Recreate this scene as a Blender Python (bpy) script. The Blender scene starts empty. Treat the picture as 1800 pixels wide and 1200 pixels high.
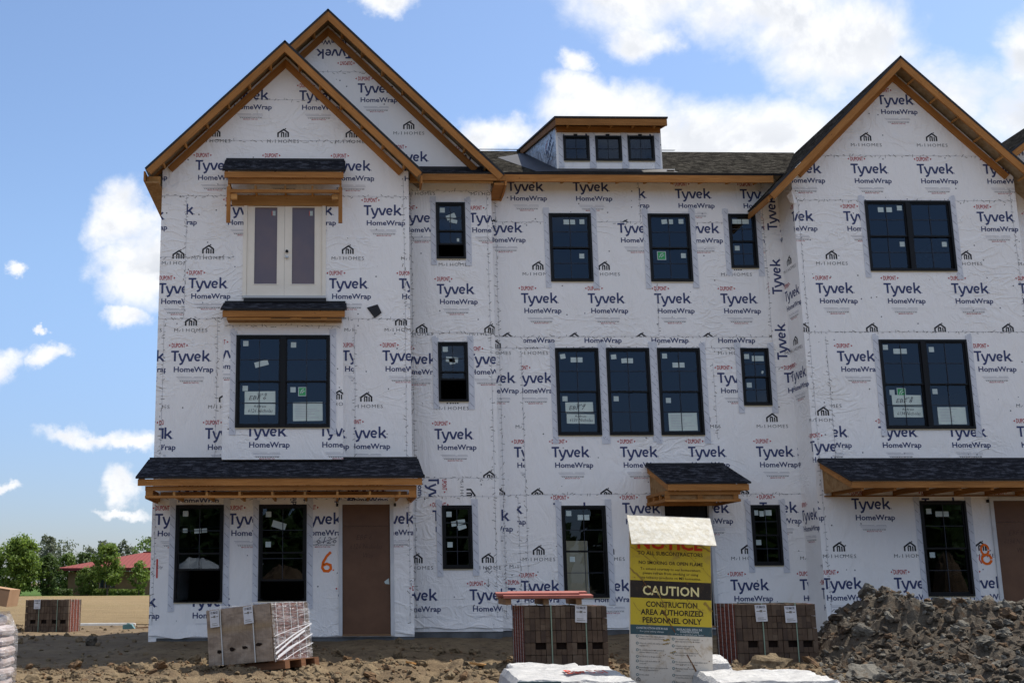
import bpy, bmesh, math, random
from mathutils import Vector, Matrix, noise

# ------------------------------------------------------------------ camera, sky, sun, exposure
SC = bpy.context.scene
COL = SC.collection
cam = bpy.data.cameras.new('camera')
CAM = bpy.data.objects.new('camera', cam)
COL.objects.link(CAM)
CAM.location = (0, -24.0, 1.15)
_p, _y, _r = .20128, .02990, -.00541
_f = Vector((math.sin(_y)*math.cos(_p), math.cos(_y)*math.cos(_p), math.sin(_p)))
_rt = Vector((math.cos(_y), -math.sin(_y), 0))
_up = _rt.cross(_f)
_rt, _up = math.cos(_r)*_rt + math.sin(_r)*_up, -math.sin(_r)*_rt + math.cos(_r)*_up
CAM.rotation_euler = Matrix((_rt, _up, -_f)).transposed().to_euler()
cam.sensor_fit = 'HORIZONTAL'
cam.sensor_width = 36
cam.lens = 36*2058.4/1800
cam.shift_x = (900 - 644)/1800
cam.clip_start, cam.clip_end = .1, 6000
SC.camera = CAM

SUN_DIR = Vector((.55, .31, 1.0)).normalized()
sl = bpy.data.lights.new('sun', 'SUN')
sl.energy, sl.angle, sl.color = 4.0, math.radians(.53), (1, .94, .84)
SUN = bpy.data.objects.new('sun', sl)
COL.objects.link(SUN)
SUN.rotation_euler = SUN_DIR.to_track_quat('Z', 'Y').to_euler()
SUN.location = (20, 10, 40)
SC.view_settings.view_transform = 'Standard'
SC.view_settings.look = 'None'
SC.view_settings.gamma = 1
SC.view_settings.exposure = 0.8


class NT:
    """small helper for node trees"""
    def __init__(s, tree):
        s.t = tree
        s.n = tree.nodes
        s.l = tree.links

    def new(s, typ, **kw):
        n = s.n.new(typ)
        for k, v in kw.items():
            if k.startswith('_'):
                setattr(n, k[1:], v)
        return n

    def put(s, sock, v):
        if isinstance(v, bpy.types.NodeSocket):
            s.l.new(v, sock)
        elif v is not None:
            sock.default_value = v

    def math(s, op, a, b=None, c=None, clamp=False):
        n = s.n.new('ShaderNodeMath')
        n.operation = op
        n.use_clamp = clamp
        s.put(n.inputs[0], a)
        if b is not None: s.put(n.inputs[1], b)
        if c is not None: s.put(n.inputs[2], c)
        return n.outputs[0]

    def vec(s, op, a, b=None, out=0):
        n = s.n.new('ShaderNodeVectorMath')
        n.operation = op
        s.put(n.inputs[0], a)
        if b is not None: s.put(n.inputs[1], b)
        return n.outputs[out]

    def noise(s, vec, scale, detail=4, rough=.5, dist=0, out=0):
        n = s.n.new('ShaderNodeTexNoise')
        if vec is not None: s.l.new(vec, n.inputs['Vector'])
        n.inputs['Scale'].default_value = scale
        n.inputs['Detail'].default_value = detail
        n.inputs['Roughness'].default_value = rough
        n.inputs['Distortion'].default_value = dist
        return n.outputs[out]

    def smooth(s, v, a, b, lo=0, hi=1):
        n = s.n.new('ShaderNodeMapRange')
        n.interpolation_type = 'SMOOTHSTEP'
        s.put(n.inputs[0], v)
        n.inputs[1].default_value, n.inputs[2].default_value = a, b
        n.inputs[3].default_value, n.inputs[4].default_value = lo, hi
        return n.outputs[0]

    def mix(s, f, a, b, blend='MIX'):
        n = s.n.new('ShaderNodeMix')
        n.data_type = 'RGBA'
        n.blend_type = blend
        s.put(n.inputs[0], f)
        for i, v in ((6, a), (7, b)):
            if isinstance(v, tuple) and len(v) == 3: v = v + (1,)
            s.put(n.inputs[i], v)
        return n.outputs[2]

    def scale(s, vec, sc):
        n = s.n.new('ShaderNodeMapping')
        s.l.new(vec, n.inputs[0])
        n.inputs['Scale'].default_value = sc
        return n.outputs[0]


# sky: Nishita blue plus procedural cumulus clouds placed by direction
W = bpy.data.worlds.new('World')
SC.world = W
W.use_nodes = True
w = NT(W.node_tree)
w.n.clear()
wout = w.new('ShaderNodeOutputWorld')
bg = w.new('ShaderNodeBackground')
w.l.new(bg.outputs[0], wout.inputs[0])
bg.inputs[1].default_value = 0.12
sky = w.new('ShaderNodeTexSky')
sky.sky_type = 'NISHITA'
sky.sun_disc = False
sky.sun_elevation = math.asin(SUN_DIR.z)
sky.sun_rotation = math.atan2(SUN_DIR.x, SUN_DIR.y)
sky.air_density, sky.dust_density, sky.ozone_density = 1.0, .6, 2.0
tc = w.new('ShaderNodeTexCoord')
D = tc.outputs['Generated']
sep = w.new('ShaderNodeSeparateXYZ')
w.l.new(D, sep.inputs[0])
yy = w.math('MAXIMUM', sep.outputs[1], .02)
u_ = w.math('DIVIDE', sep.outputs[0], yy)
v_ = w.math('DIVIDE', sep.outputs[2], yy)
cmb = w.new('ShaderNodeCombineXYZ')
w.l.new(u_, cmb.inputs[0]); w.l.new(v_, cmb.inputs[1])
# cloud centres: tangent of bearing, tangent of elevation, half widths
CLOUDS = [(-.178, .315, .040, .034), (-.160, .268, .045, .050), (-.172, .218, .026, .014), (-.222, .121, .034, .015), (-.175, .113, .035, .010), (-.20, .117, .05, .013),
          (-.242, .188, .020, .012), (-.288, .180, .030, .020), (-.271, .268, .012, .008), (-.178, .075, .020, .020), (-.251, .214, .008, .005), (-.285, .077, .02, .006), (-.18, .055, .035, .006),
          (.30, .560, .13, .085), (.40, .515, .12, .070), (.47, .485, .12, .070), (.145, .392, .05, .028), (.36, .385, .22, .060), (.25, .415, .085, .042), (.56, .44, .13, .055), (.23, .44, .05, .025),
          (.66, .415, .14, .065), (.655, .475, .055, .060), (.222, .468, .026, .018), (.056, .535, .035, .018), (.29, .49, .05, .03), (.72, .58, .06, .08)]
# ragged outlines: the bearing and elevation are pushed about by noise before the distances are taken
wa = w.vec('SUBTRACT', w.noise(D, 14, 6, .6, out=1), (.5, .5, .5))
wb = w.vec('SUBTRACT', w.noise(D, 48, 6, .65, out=1), (.5, .5, .5))
pos = w.vec('ADD', cmb.outputs[0], w.vec('MULTIPLY', wa, (.085, .060, 0)))
pos = w.vec('ADD', pos, w.vec('MULTIPLY', wb, (.028, .022, 0)))
mx = None
for (cu, cv, a, b) in CLOUDS:
    d = w.vec('SUBTRACT', pos, (cu, cv, 0))
    d = w.vec('MULTIPLY', d, (1/a, 1/b, 0))
    L = w.vec('LENGTH', d, out=1)
    q = w.math('SUBTRACT', 1.0, L)
    mx = q if mx is None else w.math('MAXIMUM', mx, q)
mx = w.math('MAXIMUM', mx, -.9)
nz = w.noise(D, 10, 9, .6, .2)
nz_up = w.noise(w.vec('ADD', D, (.006, 0, .016)), 10, 9, .6, .2)
dens = w.math('ADD', mx, w.math('MULTIPLY', w.math('SUBTRACT', nz, .5), 2.0))
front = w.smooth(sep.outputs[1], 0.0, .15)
gen = w.math('MULTIPLY', w.math('SUBTRACT', w.noise(D, 2.6, 8, .55, .2), w.smooth(sep.outputs[2], .30, .50, .60, .44)), 6)  # generic clouds behind; denser unseen cover high up is added to brighten the walls
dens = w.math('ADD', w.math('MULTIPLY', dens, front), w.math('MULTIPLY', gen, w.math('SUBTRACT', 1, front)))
alpha = w.smooth(dens, -.08, .70)
thick = w.smooth(dens, .1, .9)
shade = w.smooth(w.math('SUBTRACT', nz_up, nz), -.05, .09)
big = w.smooth(w.noise(D, 4.5, 5, .5), .42, .62)
lightf = w.math('MULTIPLY', thick, w.math('MULTIPLY', shade, w.math('ADD', .35, w.math('MULTIPLY', big, .65))))
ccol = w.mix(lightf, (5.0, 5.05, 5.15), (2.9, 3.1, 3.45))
low = w.smooth(sep.outputs[2], .0, .30, .60, 1.0)
skyc = w.mix(1.0, sky.outputs[0], (.80, .82, .86), 'MULTIPLY')
lowv = w.new('ShaderNodeCombineColor')
for k_, m_ in ((0, .92), (1, .96), (2, 1.0)): w.l.new(w.math('POWER', low, .85 + k_*0 + (.30, .20, -.25)[k_]), lowv.inputs[k_])
skyc = w.mix(1.0, skyc, lowv.outputs[0], 'MULTIPLY')
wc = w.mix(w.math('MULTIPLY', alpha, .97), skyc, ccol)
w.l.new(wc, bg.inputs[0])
# ------------------------------------------------------------------ materials


def mat(name, base=(.5, .5, .5), rough=.7, spec=.3, metal=0):
    m = bpy.data.materials.new(name)
    m.use_nodes = True
    t = NT(m.node_tree)
    b = t.n['Principled BSDF']
    b.inputs['Base Color'].default_value = base + (1,)
    b.inputs['Roughness'].default_value = rough
    b.inputs['Specular IOR Level'].default_value = spec
    b.inputs['Metallic'].default_value = metal
    return m, t, b


def tco(t, which='Object'):
    return t.new('ShaderNodeTexCoord').outputs[which]


def geo(t):
    return t.new('ShaderNodeNewGeometry').outputs['Position']


def bump(t, b, h, strength=.3, dist=.02):
    n = t.new('ShaderNodeBump')
    n.inputs['Strength'].default_value = strength
    n.inputs['Distance'].default_value = dist
    t.l.new(h, n.inputs['Height'])
    t.l.new(n.outputs[0], b.inputs['Normal'])


def m_varied(name, c1, c2, scale=3, rough=.8, spec=.2, bscale=None, bstr=.3, bdist=.01, coord='pos', detail=6):
    m, t, b = mat(name, c1, rough, spec)
    p = geo(t) if coord == 'pos' else tco(t, coord)
    n = t.noise(p, scale, detail, .6)
    t.l.new(t.mix(t.smooth(n, .3, .7), c1, c2), b.inputs['Base Color'])
    if bscale:
        bump(t, b, t.noise(p, bscale, 5, .6), bstr, bdist)
    return m


def m_wrap():
    m, t, b = mat('house_wrap', (.8, .8, .82), .5, .25)
    p = geo(t)
    # fine fibrous weave, soft wrinkles and a little site dust
    wr = t.noise(t.scale(p, (1.2, 1.2, .55)), 2.2, 6, .62, 1.4)
    wr2 = t.noise(t.scale(p, (3, 3, .8)), 5, 4, .55, .6)
    fib = t.noise(p, 160, 3, .6)
    rg = t.math('ABSOLUTE', t.math('SUBTRACT', t.noise(t.scale(p, (.8, .8, 1.5)), 1.3, 3, .5, 2.2), .5))
    mk = t.smooth(t.noise(p, .45, 2, .5), .46, .62)
    h = t.math('ADD', t.math('MULTIPLY', wr, .45), t.math('MULTIPLY', t.math('MULTIPLY', t.smooth(rg, 0, .07), mk), -.10))
    h = t.math('ADD', h, t.math('ADD', t.math('MULTIPLY', wr2, .08), t.math('MULTIPLY', fib, .006)))
    bump(t, b, h, 1, .075)
    dust = t.smooth(t.noise(p, .9, 6, .65), .52, .78)
    c = t.mix(t.math('MULTIPLY', dust, .30), (.87, .845, .825), (.77, .72, .63))
    c = t.mix(t.math('MULTIPLY', t.smooth(t.noise(p, 14, 5, .7), .45, .75), .04), c, (.60, .60, .63))
    # cap nails: sparse dark dots
    vo = t.new('ShaderNodeTexVoronoi')
    t.l.new(p, vo.inputs['Vector'])
    vo.inputs['Scale'].default_value = 5.2
    vo.inputs['Randomness'].default_value = .9
    sepc = t.new('ShaderNodeSeparateColor')
    t.l.new(vo.outputs['Color'], sepc.inputs[0])
    keep = t.math('GREATER_THAN', sepc.outputs[0], .45)
    dot = t.math('MULTIPLY', t.math('LESS_THAN', vo.outputs['Distance'], .082), keep)
    c = t.mix(t.math('MULTIPLY', dot, .85), c, (.06, .06, .07))
    t.l.new(c, b.inputs['Base Color'])
    return m


def m_wood(name, c1, c2, knots=True, rough=.75):
    m, t, b = mat(name, c1, rough, .2)
    uv = tco(t, 'UV')
    rnd = t.new('ShaderNodeObjectInfo').outputs['Random']
    off = t.vec('ADD', uv, None)
    cx = t.new('ShaderNodeCombineXYZ')
    t.l.new(t.math('MULTIPLY', rnd, 37.0), cx.inputs[0]); t.l.new(t.math('MULTIPLY', rnd, 11.0), cx.inputs[1])
    o = t.vec('ADD', uv, cx.outputs[0])
    g = t.noise(t.scale(o, (1.2, 26, 1)), 2.0, 5, .6, .4)
    g2 = t.noise(t.scale(o, (.7, 3, 1)), 1.5, 3, .6)
    c = t.mix(t.smooth(g, .3, .7), c1, c2)
    c = t.mix(t.math('MULTIPLY', t.smooth(g2, .35, .75), .45), c, tuple(x*.55 for x in c2))
    c = t.mix(1.0, c, t.mix(rnd, (.72, .70, .68), (1.12, 1.08, 1.05)), 'MULTIPLY')
    if knots:
        vo = t.new('ShaderNodeTexVoronoi')
        t.l.new(t.scale(o, (1, 1.6, 1)), vo.inputs['Vector'])
        vo.inputs['Scale'].default_value = 3.4
        k = t.smooth(vo.outputs['Distance'], .03, .085, 1, 0)
        c = t.mix(t.math('MULTIPLY', k, .7), c, (.09, .035, .012))
    t.l.new(c, b.inputs['Base Color'])
    bump(t, b, g, .25, .006)
    return m


def m_osb(name, c1, c2):
    m, t, b = mat(name, c1, .8, .15)
    p = geo(t)
    vo = t.new('ShaderNodeTexVoronoi')
    t.l.new(p, vo.inputs['Vector'])
    vo.inputs['Scale'].default_value = 14
    s = t.new('ShaderNodeSeparateColor')
    t.l.new(vo.outputs['Color'], s.inputs[0])
    c = t.mix(s.outputs[0], c1, c2)
    c = t.mix(t.math('MULTIPLY', t.noise(p, 40, 4, .6), .4), c, tuple(x*.5 for x in c2))
    t.l.new(c, b.inputs['Base Color'])
    return m


def m_shingle(name, c1, c2, c3):
    m, t, b = mat(name, c1, 1, 0)
    uv = tco(t, 'UV')
    wob = t.vec('ADD', uv, t.vec('MULTIPLY', t.noise(uv, 3, 2, out=1), (.02, .02, 0)))
    br = t.new('ShaderNodeTexBrick')
    t.l.new(wob, br.inputs['Vector'])
    br.inputs['Scale'].default_value = 1
    br.inputs['Brick Width'].default_value = .33
    br.inputs['Row Height'].default_value = .14
    br.inputs['Mortar Size'].default_value = .006
    br.inputs['Mortar Smooth'].default_value = .3
    br.inputs['Bias'].default_value = -.1
    br.offset = .37
    br.inputs['Color1'].default_value = c1 + (1,)
    br.inputs['Color2'].default_value = c2 + (1,)
    br.inputs['Mortar'].default_value = tuple(x*.35 for x in c1) + (1,)
    n = t.noise(uv, 7, 6, .7)
    c = t.mix(t.smooth(n, .4, .75), br.outputs[0], c3)
    gr = t.noise(uv, 220, 2, .6)
    st_ = t.noise(t.scale(uv, (1.6, 2.6, 1)), 2.6, 4, .8)
    c = t.mix(t.smooth(st_, .50, .60), c, tuple(min(1, x*2.6) for x in c2))
    c = t.mix(t.math('MULTIPLY', t.smooth(gr, .45, .8), .35), c, tuple(min(1, x*2.2) for x in c2))
    t.l.new(c, b.inputs['Base Color'])
    bump(t, b, br.outputs['Fac'], -.6, .02)
    return m


def m_glass():
    m = bpy.data.materials.new('window_glass')
    m.use_nodes = True
    t = NT(m.node_tree)
    t.n.clear()
    out = t.new('ShaderNodeOutputMaterial')
    tr = t.new('ShaderNodeBsdfTransparent')
    tr.inputs[0].default_value = (.30, .38, .44, 1)
    gl = t.new('ShaderNodeBsdfGlossy')
    gl.inputs[0].default_value = (.68, .80, .97, 1)
    gl.inputs['Roughness'].default_value = .004
    p = geo(t)
    bn = t.new('ShaderNodeBump')
    bn.inputs['Strength'].default_value = .05
    bn.inputs['Distance'].default_value = .02
    t.l.new(t.noise(p, 1.3, 1), bn.inputs['Height'])
    t.l.new(bn.outputs[0], gl.inputs['Normal'])
    lw = t.new('ShaderNodeFresnel')
    lw.inputs[0].default_value = 1.5
    f = t.math('ADD', t.math('MULTIPLY', lw.outputs[0], 1.0), .012)
    mx = t.new('ShaderNodeMixShader')
    t.l.new(f, mx.inputs[0]); t.l.new(tr.outputs[0], mx.inputs[1]); t.l.new(gl.outputs[0], mx.inputs[2])
    t.l.new(mx.outputs[0], out.inputs[0])
    return m


def m_film():
    m = bpy.data.materials.new('stretch_film')
    m.use_nodes = True
    t = NT(m.node_tree)
    t.n.clear()
    out = t.new('ShaderNodeOutputMaterial')
    tr = t.new('ShaderNodeBsdfTransparent')
    tr.inputs[0].default_value = (.9, .9, .92, 1)
    pr = t.new('ShaderNodeBsdfPrincipled')
    pr.inputs['Base Color'].default_value = (.75, .74, .76, 1)
    pr.inputs['Roughness'].default_value = .12
    p = geo(t)
    n = t.noise(t.scale(p, (1, 1, 5)), 3, 5, .6, 1.5)
    bn = t.new('ShaderNodeBump')
    bn.inputs['Strength'].default_value = .8
    bn.inputs['Distance'].default_value = .06
    t.l.new(n, bn.inputs['Height'])
    t.l.new(bn.outputs[0], pr.inputs['Normal'])
    mx = t.new('ShaderNodeMixShader')
    t.l.new(t.smooth(n, .35, .75, .08, .46), mx.inputs[0])
    t.l.new(tr.outputs[0], mx.inputs[1]); t.l.new(pr.outputs[0], mx.inputs[2])
    t.l.new(mx.outputs[0], out.inputs[0])
    return m


def m_soil(name, cs, s1=1.1, bd=.05):
    m, t, b = mat(name, cs[0], .95, .08)
    p = geo(t)
    c = t.mix(t.smooth(t.noise(p, s1, 6, .65), .35, .65), cs[0], cs[1])
    c = t.mix(t.smooth(t.noise(p, s1*4.3, 6, .7), .5, .7), c, cs[2])
    c = t.mix(t.math('MULTIPLY', t.smooth(t.noise(p, 38, 4, .7), .4, .7), .5), c, tuple(x*.45 for x in cs[0]))
    t.l.new(c, b.inputs['Base Color'])
    bump(t, b, t.math('ADD', t.noise(p, 12, 8, .7), t.math('MULTIPLY', t.noise(p, 60, 4, .7), .3)), .9, bd)
    return m


def m_leaf(name, c1, c2):
    m, t, b = mat(name, c1, .6, .25)
    p = geo(t)
    n = t.noise(p, 1.1, 4, .6)
    t.l.new(t.mix(t.smooth(n, .35, .65), c1, c2), b.inputs['Base Color'])
    b.inputs['Transmission Weight'].default_value = 0
    # thin leaves let some light through
    tl = t.new('ShaderNodeBsdfTranslucent')
    tl.inputs[0].default_value = tuple(min(1, x*1.5) for x in c2) + (1,)
    mx = t.new('ShaderNodeMixShader')
    mx.inputs[0].default_value = .35
    out = t.n['Material Output']
    t.l.new(b.outputs[0], mx.inputs[1]); t.l.new(tl.outputs[0], mx.inputs[2])
    t.l.new(mx.outputs[0], out.inputs[0])
    return m


M = {}
M['wrap'] = m_wrap()
for k, c in (('navy', (.042, .055, .145)), ('ink', (.02, .02, .025)), ('red', (.42, .035, .045)), ('grey', (.42, .42, .46)), ('paintorange', (.85, .15, .01)),
             ('paintred', (.55, .03, .015)), ('penblack', (.05, .05, .07)), ('scuff', (.18, .17, .15)), ('tapemark', (.22, .23, .27)), ('yellowtape', (.62, .55, .40))):
    M[k] = mat('print_' + k, c, .55, .2)[0]
M['tape'] = m_varied('flashing_tape', (.66, .67, .71), (.56, .57, .62), 6, .5, .3)
M['wood'] = m_wood('pine_lumber', (.48, .225, .070), (.35, .15, .040))
M['woodpale'] = m_wood('pale_lumber', (.62, .34, .12), (.50, .25, .08))
M['greywood'] = m_wood('weathered_pallet_wood', (.30, .19, .11), (.22, .13, .07), False)
M['deck'] = m_osb('roof_deck', (.46, .36, .24), (.34, .24, .14))
M['osb'] = m_osb('osb_sheathing', (.40, .24, .11), (.28, .15, .06))
M['shdark'] = m_shingle('dark_shingles', (.016, .017, .021), (.024, .025, .030), (.012, .012, .015))
M['shgrey'] = m_shingle('weathered_shingles', (.010, .0095, .009), (.030, .028, .024), (.007, .007, .007))
M['shside'] = m_shingle('gable_shingles', (.007, .007, .007), (.017, .0165, .016), (.005, .005, .005))
M['felt'] = m_varied('roofing_felt', (.014, .014, .017), (.022, .022, .026), 3, .6, .3)
M['frame'] = mat('black_vinyl', (.006, .006, .007), .45, .22)[0]
M['muntin'] = mat('dark_muntin', (.022, .026, .038), .5, .3)[0]
M['rail'] = mat('aluminium_rail', (.5, .5, .5), .4, .5)[0]
M['glass'] = m_glass()
M['sticker'] = m_varied('sticker_paper', (.52, .60, .58), (.46, .54, .53), 9, .6)
M['paper'] = m_varied('notice_paper', (.58, .66, .61), (.50, .59, .56), 5, .6)
M['green'] = mat('green_label', (.05, .35, .12), .6, .2)[0]
M['cream'] = m_varied('primed_door', (.86, .79, .68), (.80, .73, .62), 2, .5, .3)
M['whitetrim'] = m_varied('white_trim', (.66, .66, .66), (.56, .56, .57), 3, .6)
M['filmglass'] = m_varied('masked_door_glass', (.13, .10, .115), (.17, .12, .12), 1.5, .16, .5)
M['hardboard'] = m_varied('brown_hardboard', (.150, .076, .042), (.118, .058, .032), 2.5, .5, .3, 1.2, .1, .01)
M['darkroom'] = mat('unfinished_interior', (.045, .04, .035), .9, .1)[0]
M['concrete'] = m_varied('concrete_foundation', (.15, .155, .16), (.09, .09, .09), 3, .9, .1, 30, .3, .01)
M['metal'] = mat('brass_metal', (.35, .30, .22), .35, .5, .9)[0]
M['knobmetal'] = mat('satin_nickel', (.45, .43, .40), .3, .5, 1)[0]
M['glass_frost'] = M['glass']


# ------------------------------------------------------------------ mesh builder
class MB:
    def __init__(s):
        s.v, s.f, s.m, s.uv, s.mats = [], [], [], [], []

    def mi(s, m):
        if isinstance(m, str): m = M[m]
        if m not in s.mats: s.mats.append(m)
        return s.mats.index(m)

    def poly(s, pts, m, uv=None):
        i = len(s.v)
        s.v.extend(tuple(p) for p in pts)
        s.f.append(tuple(range(i, i + len(pts))))
        s.m.append(s.mi(m))
        if uv is None:
            a, b, c = Vector(pts[0]), Vector(pts[1]), Vector(pts[2])
            n = (b - a).cross(c - a)
            ax = max(range(3), key=lambda k: abs(n[k]))
            k1, k2 = [(1, 2), (0, 2), (0, 1)][ax]
            uv = [(p[k1], p[k2]) for p in pts]
        s.uv.extend(uv)

    def box(s, x0, x1, y0, y1, z0, z1, m, mtx=None, skip=()):
        d = (x1 - x0, y1 - y0, z1 - z0)
        la = max(range(3), key=lambda k: d[k])
        P = [(x, y, z) for x in (x0, x1) for y in (y0, y1) for z in (z0, z1)]
        F = {'-x': (0, 1, 3, 2), '+x': (4, 6, 7, 5), '-y': (0, 4, 5, 1), '+y': (2, 3, 7, 6), '-z': (0, 2, 6, 4), '+z': (1, 5, 7, 3)}
        for k, f in F.items():
            if k in skip: continue
            ax = 'xyz'.index(k[1])
            o = [q for q in range(3) if q != ax]
            if la in o:
                o = [la] + [q for q in o if q != la]
            pts = [P[q] for q in f]
            uv = [(p[o[0]], p[o[1]]) for p in pts]
            if mtx is not None: pts = [mtx @ Vector(p) for p in pts]
            s.poly(pts, m[k] if isinstance(m, dict) else m, uv)

    def board(s, a, b, hgt, thk, m, up=(0, 0, 1), drop=0):
        """board from a to b; hgt measured along 'up' downwards from the line, thk across"""
        a, b, up = Vector(a), Vector(b), Vector(up)
        d = (b - a); L = d.length; d.normalize()
        side = d.cross(up).normalized()
        upn = side.cross(d)
        mt = Matrix((d, side, upn)).transposed().to_4x4()
        mt.translation = a
        s.box(0, L, -thk/2, thk/2, -hgt - drop, -drop, m, mt)

    def slab(s, q, t, mtop, mbot, medge, uvs=None):
        """q: four (or more) top corners counter clockwise seen from above"""
        q = [Vector(p) for p in q]
        n = (q[1] - q[0]).cross(q[2] - q[0]).normalized()
        if n.z < 0: q.reverse(); n = -n
        lo = [p - n*t for p in q]
        e = Vector((-n.y, n.x, 0))
        if e.length < 1e-4: e = Vector((1, 0, 0))
        e.normalize()
        sl_ = n.cross(e)
        uv = [(p.dot(e), p.dot(sl_)) for p in q]
        s.poly(q, mtop, uv)
        s.poly(list(reversed(lo)), mbot)
        k = len(q)
        for i in range(k):
            j = (i + 1) % k
            s.poly([q[i], lo[i], lo[j], q[j]], medge)

    def prism(s, pts, x0, x1, m):
        """pts in (y,z), extruded along x"""
        A = [(x0, y, z) for y, z in pts]
        B = [(x1, y, z) for y, z in pts]
        s.poly(A, m); s.poly(list(reversed(B)), m)
        k = len(pts)
        for i in range(k):
            j = (i + 1) % k
            s.poly([A[i], B[i], B[j], A[j]], m)

    def build(s, name, parent=None, local=False, smooth=False):
        me = bpy.data.meshes.new(name)
        me.from_pydata(s.v, [], s.f)
        for m in s.mats: me.materials.append(m)
        me.polygons.foreach_set('material_index', s.m)
        uvl = me.uv_layers.new(name='UVMap')
        uvl.data.foreach_set('uv', [c for p in s.uv for c in p])
        if smooth: me.polygons.foreach_set('use_smooth', [True]*len(s.f))
        me.update()
        o = bpy.data.objects.new(name, me)
        COL.objects.link(o)
        if parent is not None:
            o.parent = parent
            if not local and parent.type == 'EMPTY' and parent.parent is None:
                o.matrix_parent_inverse = Matrix.Translation(parent.location).inverted()
        return o


def recalc(o):
    bm = bmesh.new(); bm.from_mesh(o.data)
    bmesh.ops.recalc_face_normals(bm, faces=bm.faces)
    bm.to_mesh(o.data); bm.free()
    return o


def tag(o, label=None, cat=None, group=None, kind=None):
    if label: o['label'] = label
    if cat: o['category'] = cat
    if group: o['group'] = group
    if kind: o['kind'] = kind
    return o


def thing(name, label, cat, loc=(0, 0, 0), group=None):
    o = bpy.data.objects.new(name, None)
    o.empty_display_size = .3
    COL.objects.link(o)
    o.location = loc
    return tag(o, label, cat, group)


# ------------------------------------------------------------------ lettering, as flat triangles in (x, z) with a level
_tc = {}


def font_tris(txt, size=1.0, off=0.0, sx=1.0, shear=0.0, space=1.0, res=2):
    key = (txt, off, sx, shear, space, res)
    if key not in _tc:
        c = bpy.data.curves.new('lettering_source', 'FONT')
        c.body = txt; c.size = 1; c.offset = off; c.shear = shear; c.space_character = space; c.resolution_u = res
        o = bpy.data.objects.new('lettering_source', c)
        COL.objects.link(o)
        dg = bpy.context.evaluated_depsgraph_get()
        me = o.evaluated_get(dg).to_mesh()
        me.calc_loop_triangles()
        V = [(v.co.x*sx, v.co.y) for v in me.vertices]
        T = [[V[i] for i in t.vertices] for t in me.loop_triangles]
        o.evaluated_get(dg).to_mesh_clear()
        bpy.data.objects.remove(o); bpy.data.curves.remove(c)
        xs = [p[0] for t in T for p in t]
        x0 = min(xs)
        T = [[(p[0] - x0, p[1]) for p in t] for t in T]
        _tc[key] = (T, max(xs) - x0)
    return _tc[key]


def fit_text(txt, x0, x1, z0, cap, off=0.0, res=2, shear=0, space=1.0):
    """text with its baseline at z0, its capitals cap high, stretched to run from x0 to x1"""
    T, wd = font_tris(txt, 1, off, 1, shear, space, res)
    ch = .70
    k = cap/ch
    sx = (x1 - x0)/wd
    return [[(x0 + p[0]*sx, z0 + p[1]*k) for p in t] for t in T]


def ribbon(pts, wd):
    """mitred stroke as triangles"""
    P = [Vector(p) for p in pts]
    n = len(P)
    Ls, Rs = [], []
    for i in range(n):
        if i == 0: d = (P[1] - P[0]).normalized(); k = 1
        elif i == n - 1: d = (P[-1] - P[-2]).normalized(); k = 1
        else:
            a = (P[i] - P[i-1]).normalized(); b = (P[i+1] - P[i]).normalized()
            d = (a + b)
            d = d.normalized() if d.length > 1e-6 else b
            k = 1/max(.45, d.dot(b))
        nn_ = Vector((-d.y, d.x))*wd/2*k
        Ls.append(P[i] + nn_); Rs.append(P[i] - nn_)
    T = []
    for i in range(n - 1):
        T.append([tuple(Ls[i]), tuple(Rs[i]), tuple(Rs[i+1])])
        T.append([tuple(Ls[i]), tuple(Rs[i+1]), tuple(Ls[i+1])])
    return T


def arc(cx, cy, rx, ry, a0, a1, n=10):
    return [(cx + rx*math.cos(math.radians(a0 + (a1 - a0)*i/n)), cy + ry*math.sin(math.radians(a0 + (a1 - a0)*i/n))) for i in range(n + 1)]


def big_word():
    """the bold five-letter word of the house wrap, cap height 1; list of (tris, level)"""
    t = .165
    out = []
    out.append((ribbon([(0, .915), (.72, .915)], .17), 0))
    out.append((ribbon([(.36, .83), (.36, 0)], .185), 0))
    out.append((ribbon([(.74, .72), (.92, .22), (1.02, .02)], .175), 0))
    out.append((ribbon([(1.36, .72), (1.12, .02), (1.0, -.22), (.80, -.30)], .175), 1))
    out.append((ribbon([(1.46, .72), (1.74, .0)], .18), 0))
    out.append((ribbon([(2.08, .72), (1.80, .0)], .18), 1))
    out.append((ribbon(arc(2.46, .36, .24, .285, 10, 318, 16), .17), 0))
    out.append((ribbon([(2.28, .36), (2.70, .36)], .12), 1))
    out.append((ribbon([(2.98, 1.06), (2.98, 0)], .18), 0))
    out.append((ribbon([(3.07, .30), (3.20, .42), (3.50, .72)], .175), 0))
    out.append((ribbon([(3.18, .42), (3.56, 0)], .18), 1))
    out.append((ribbon(arc(3.68, .04, .025, .025, 0, 340, 6), .03), 0))
    return out


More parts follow.
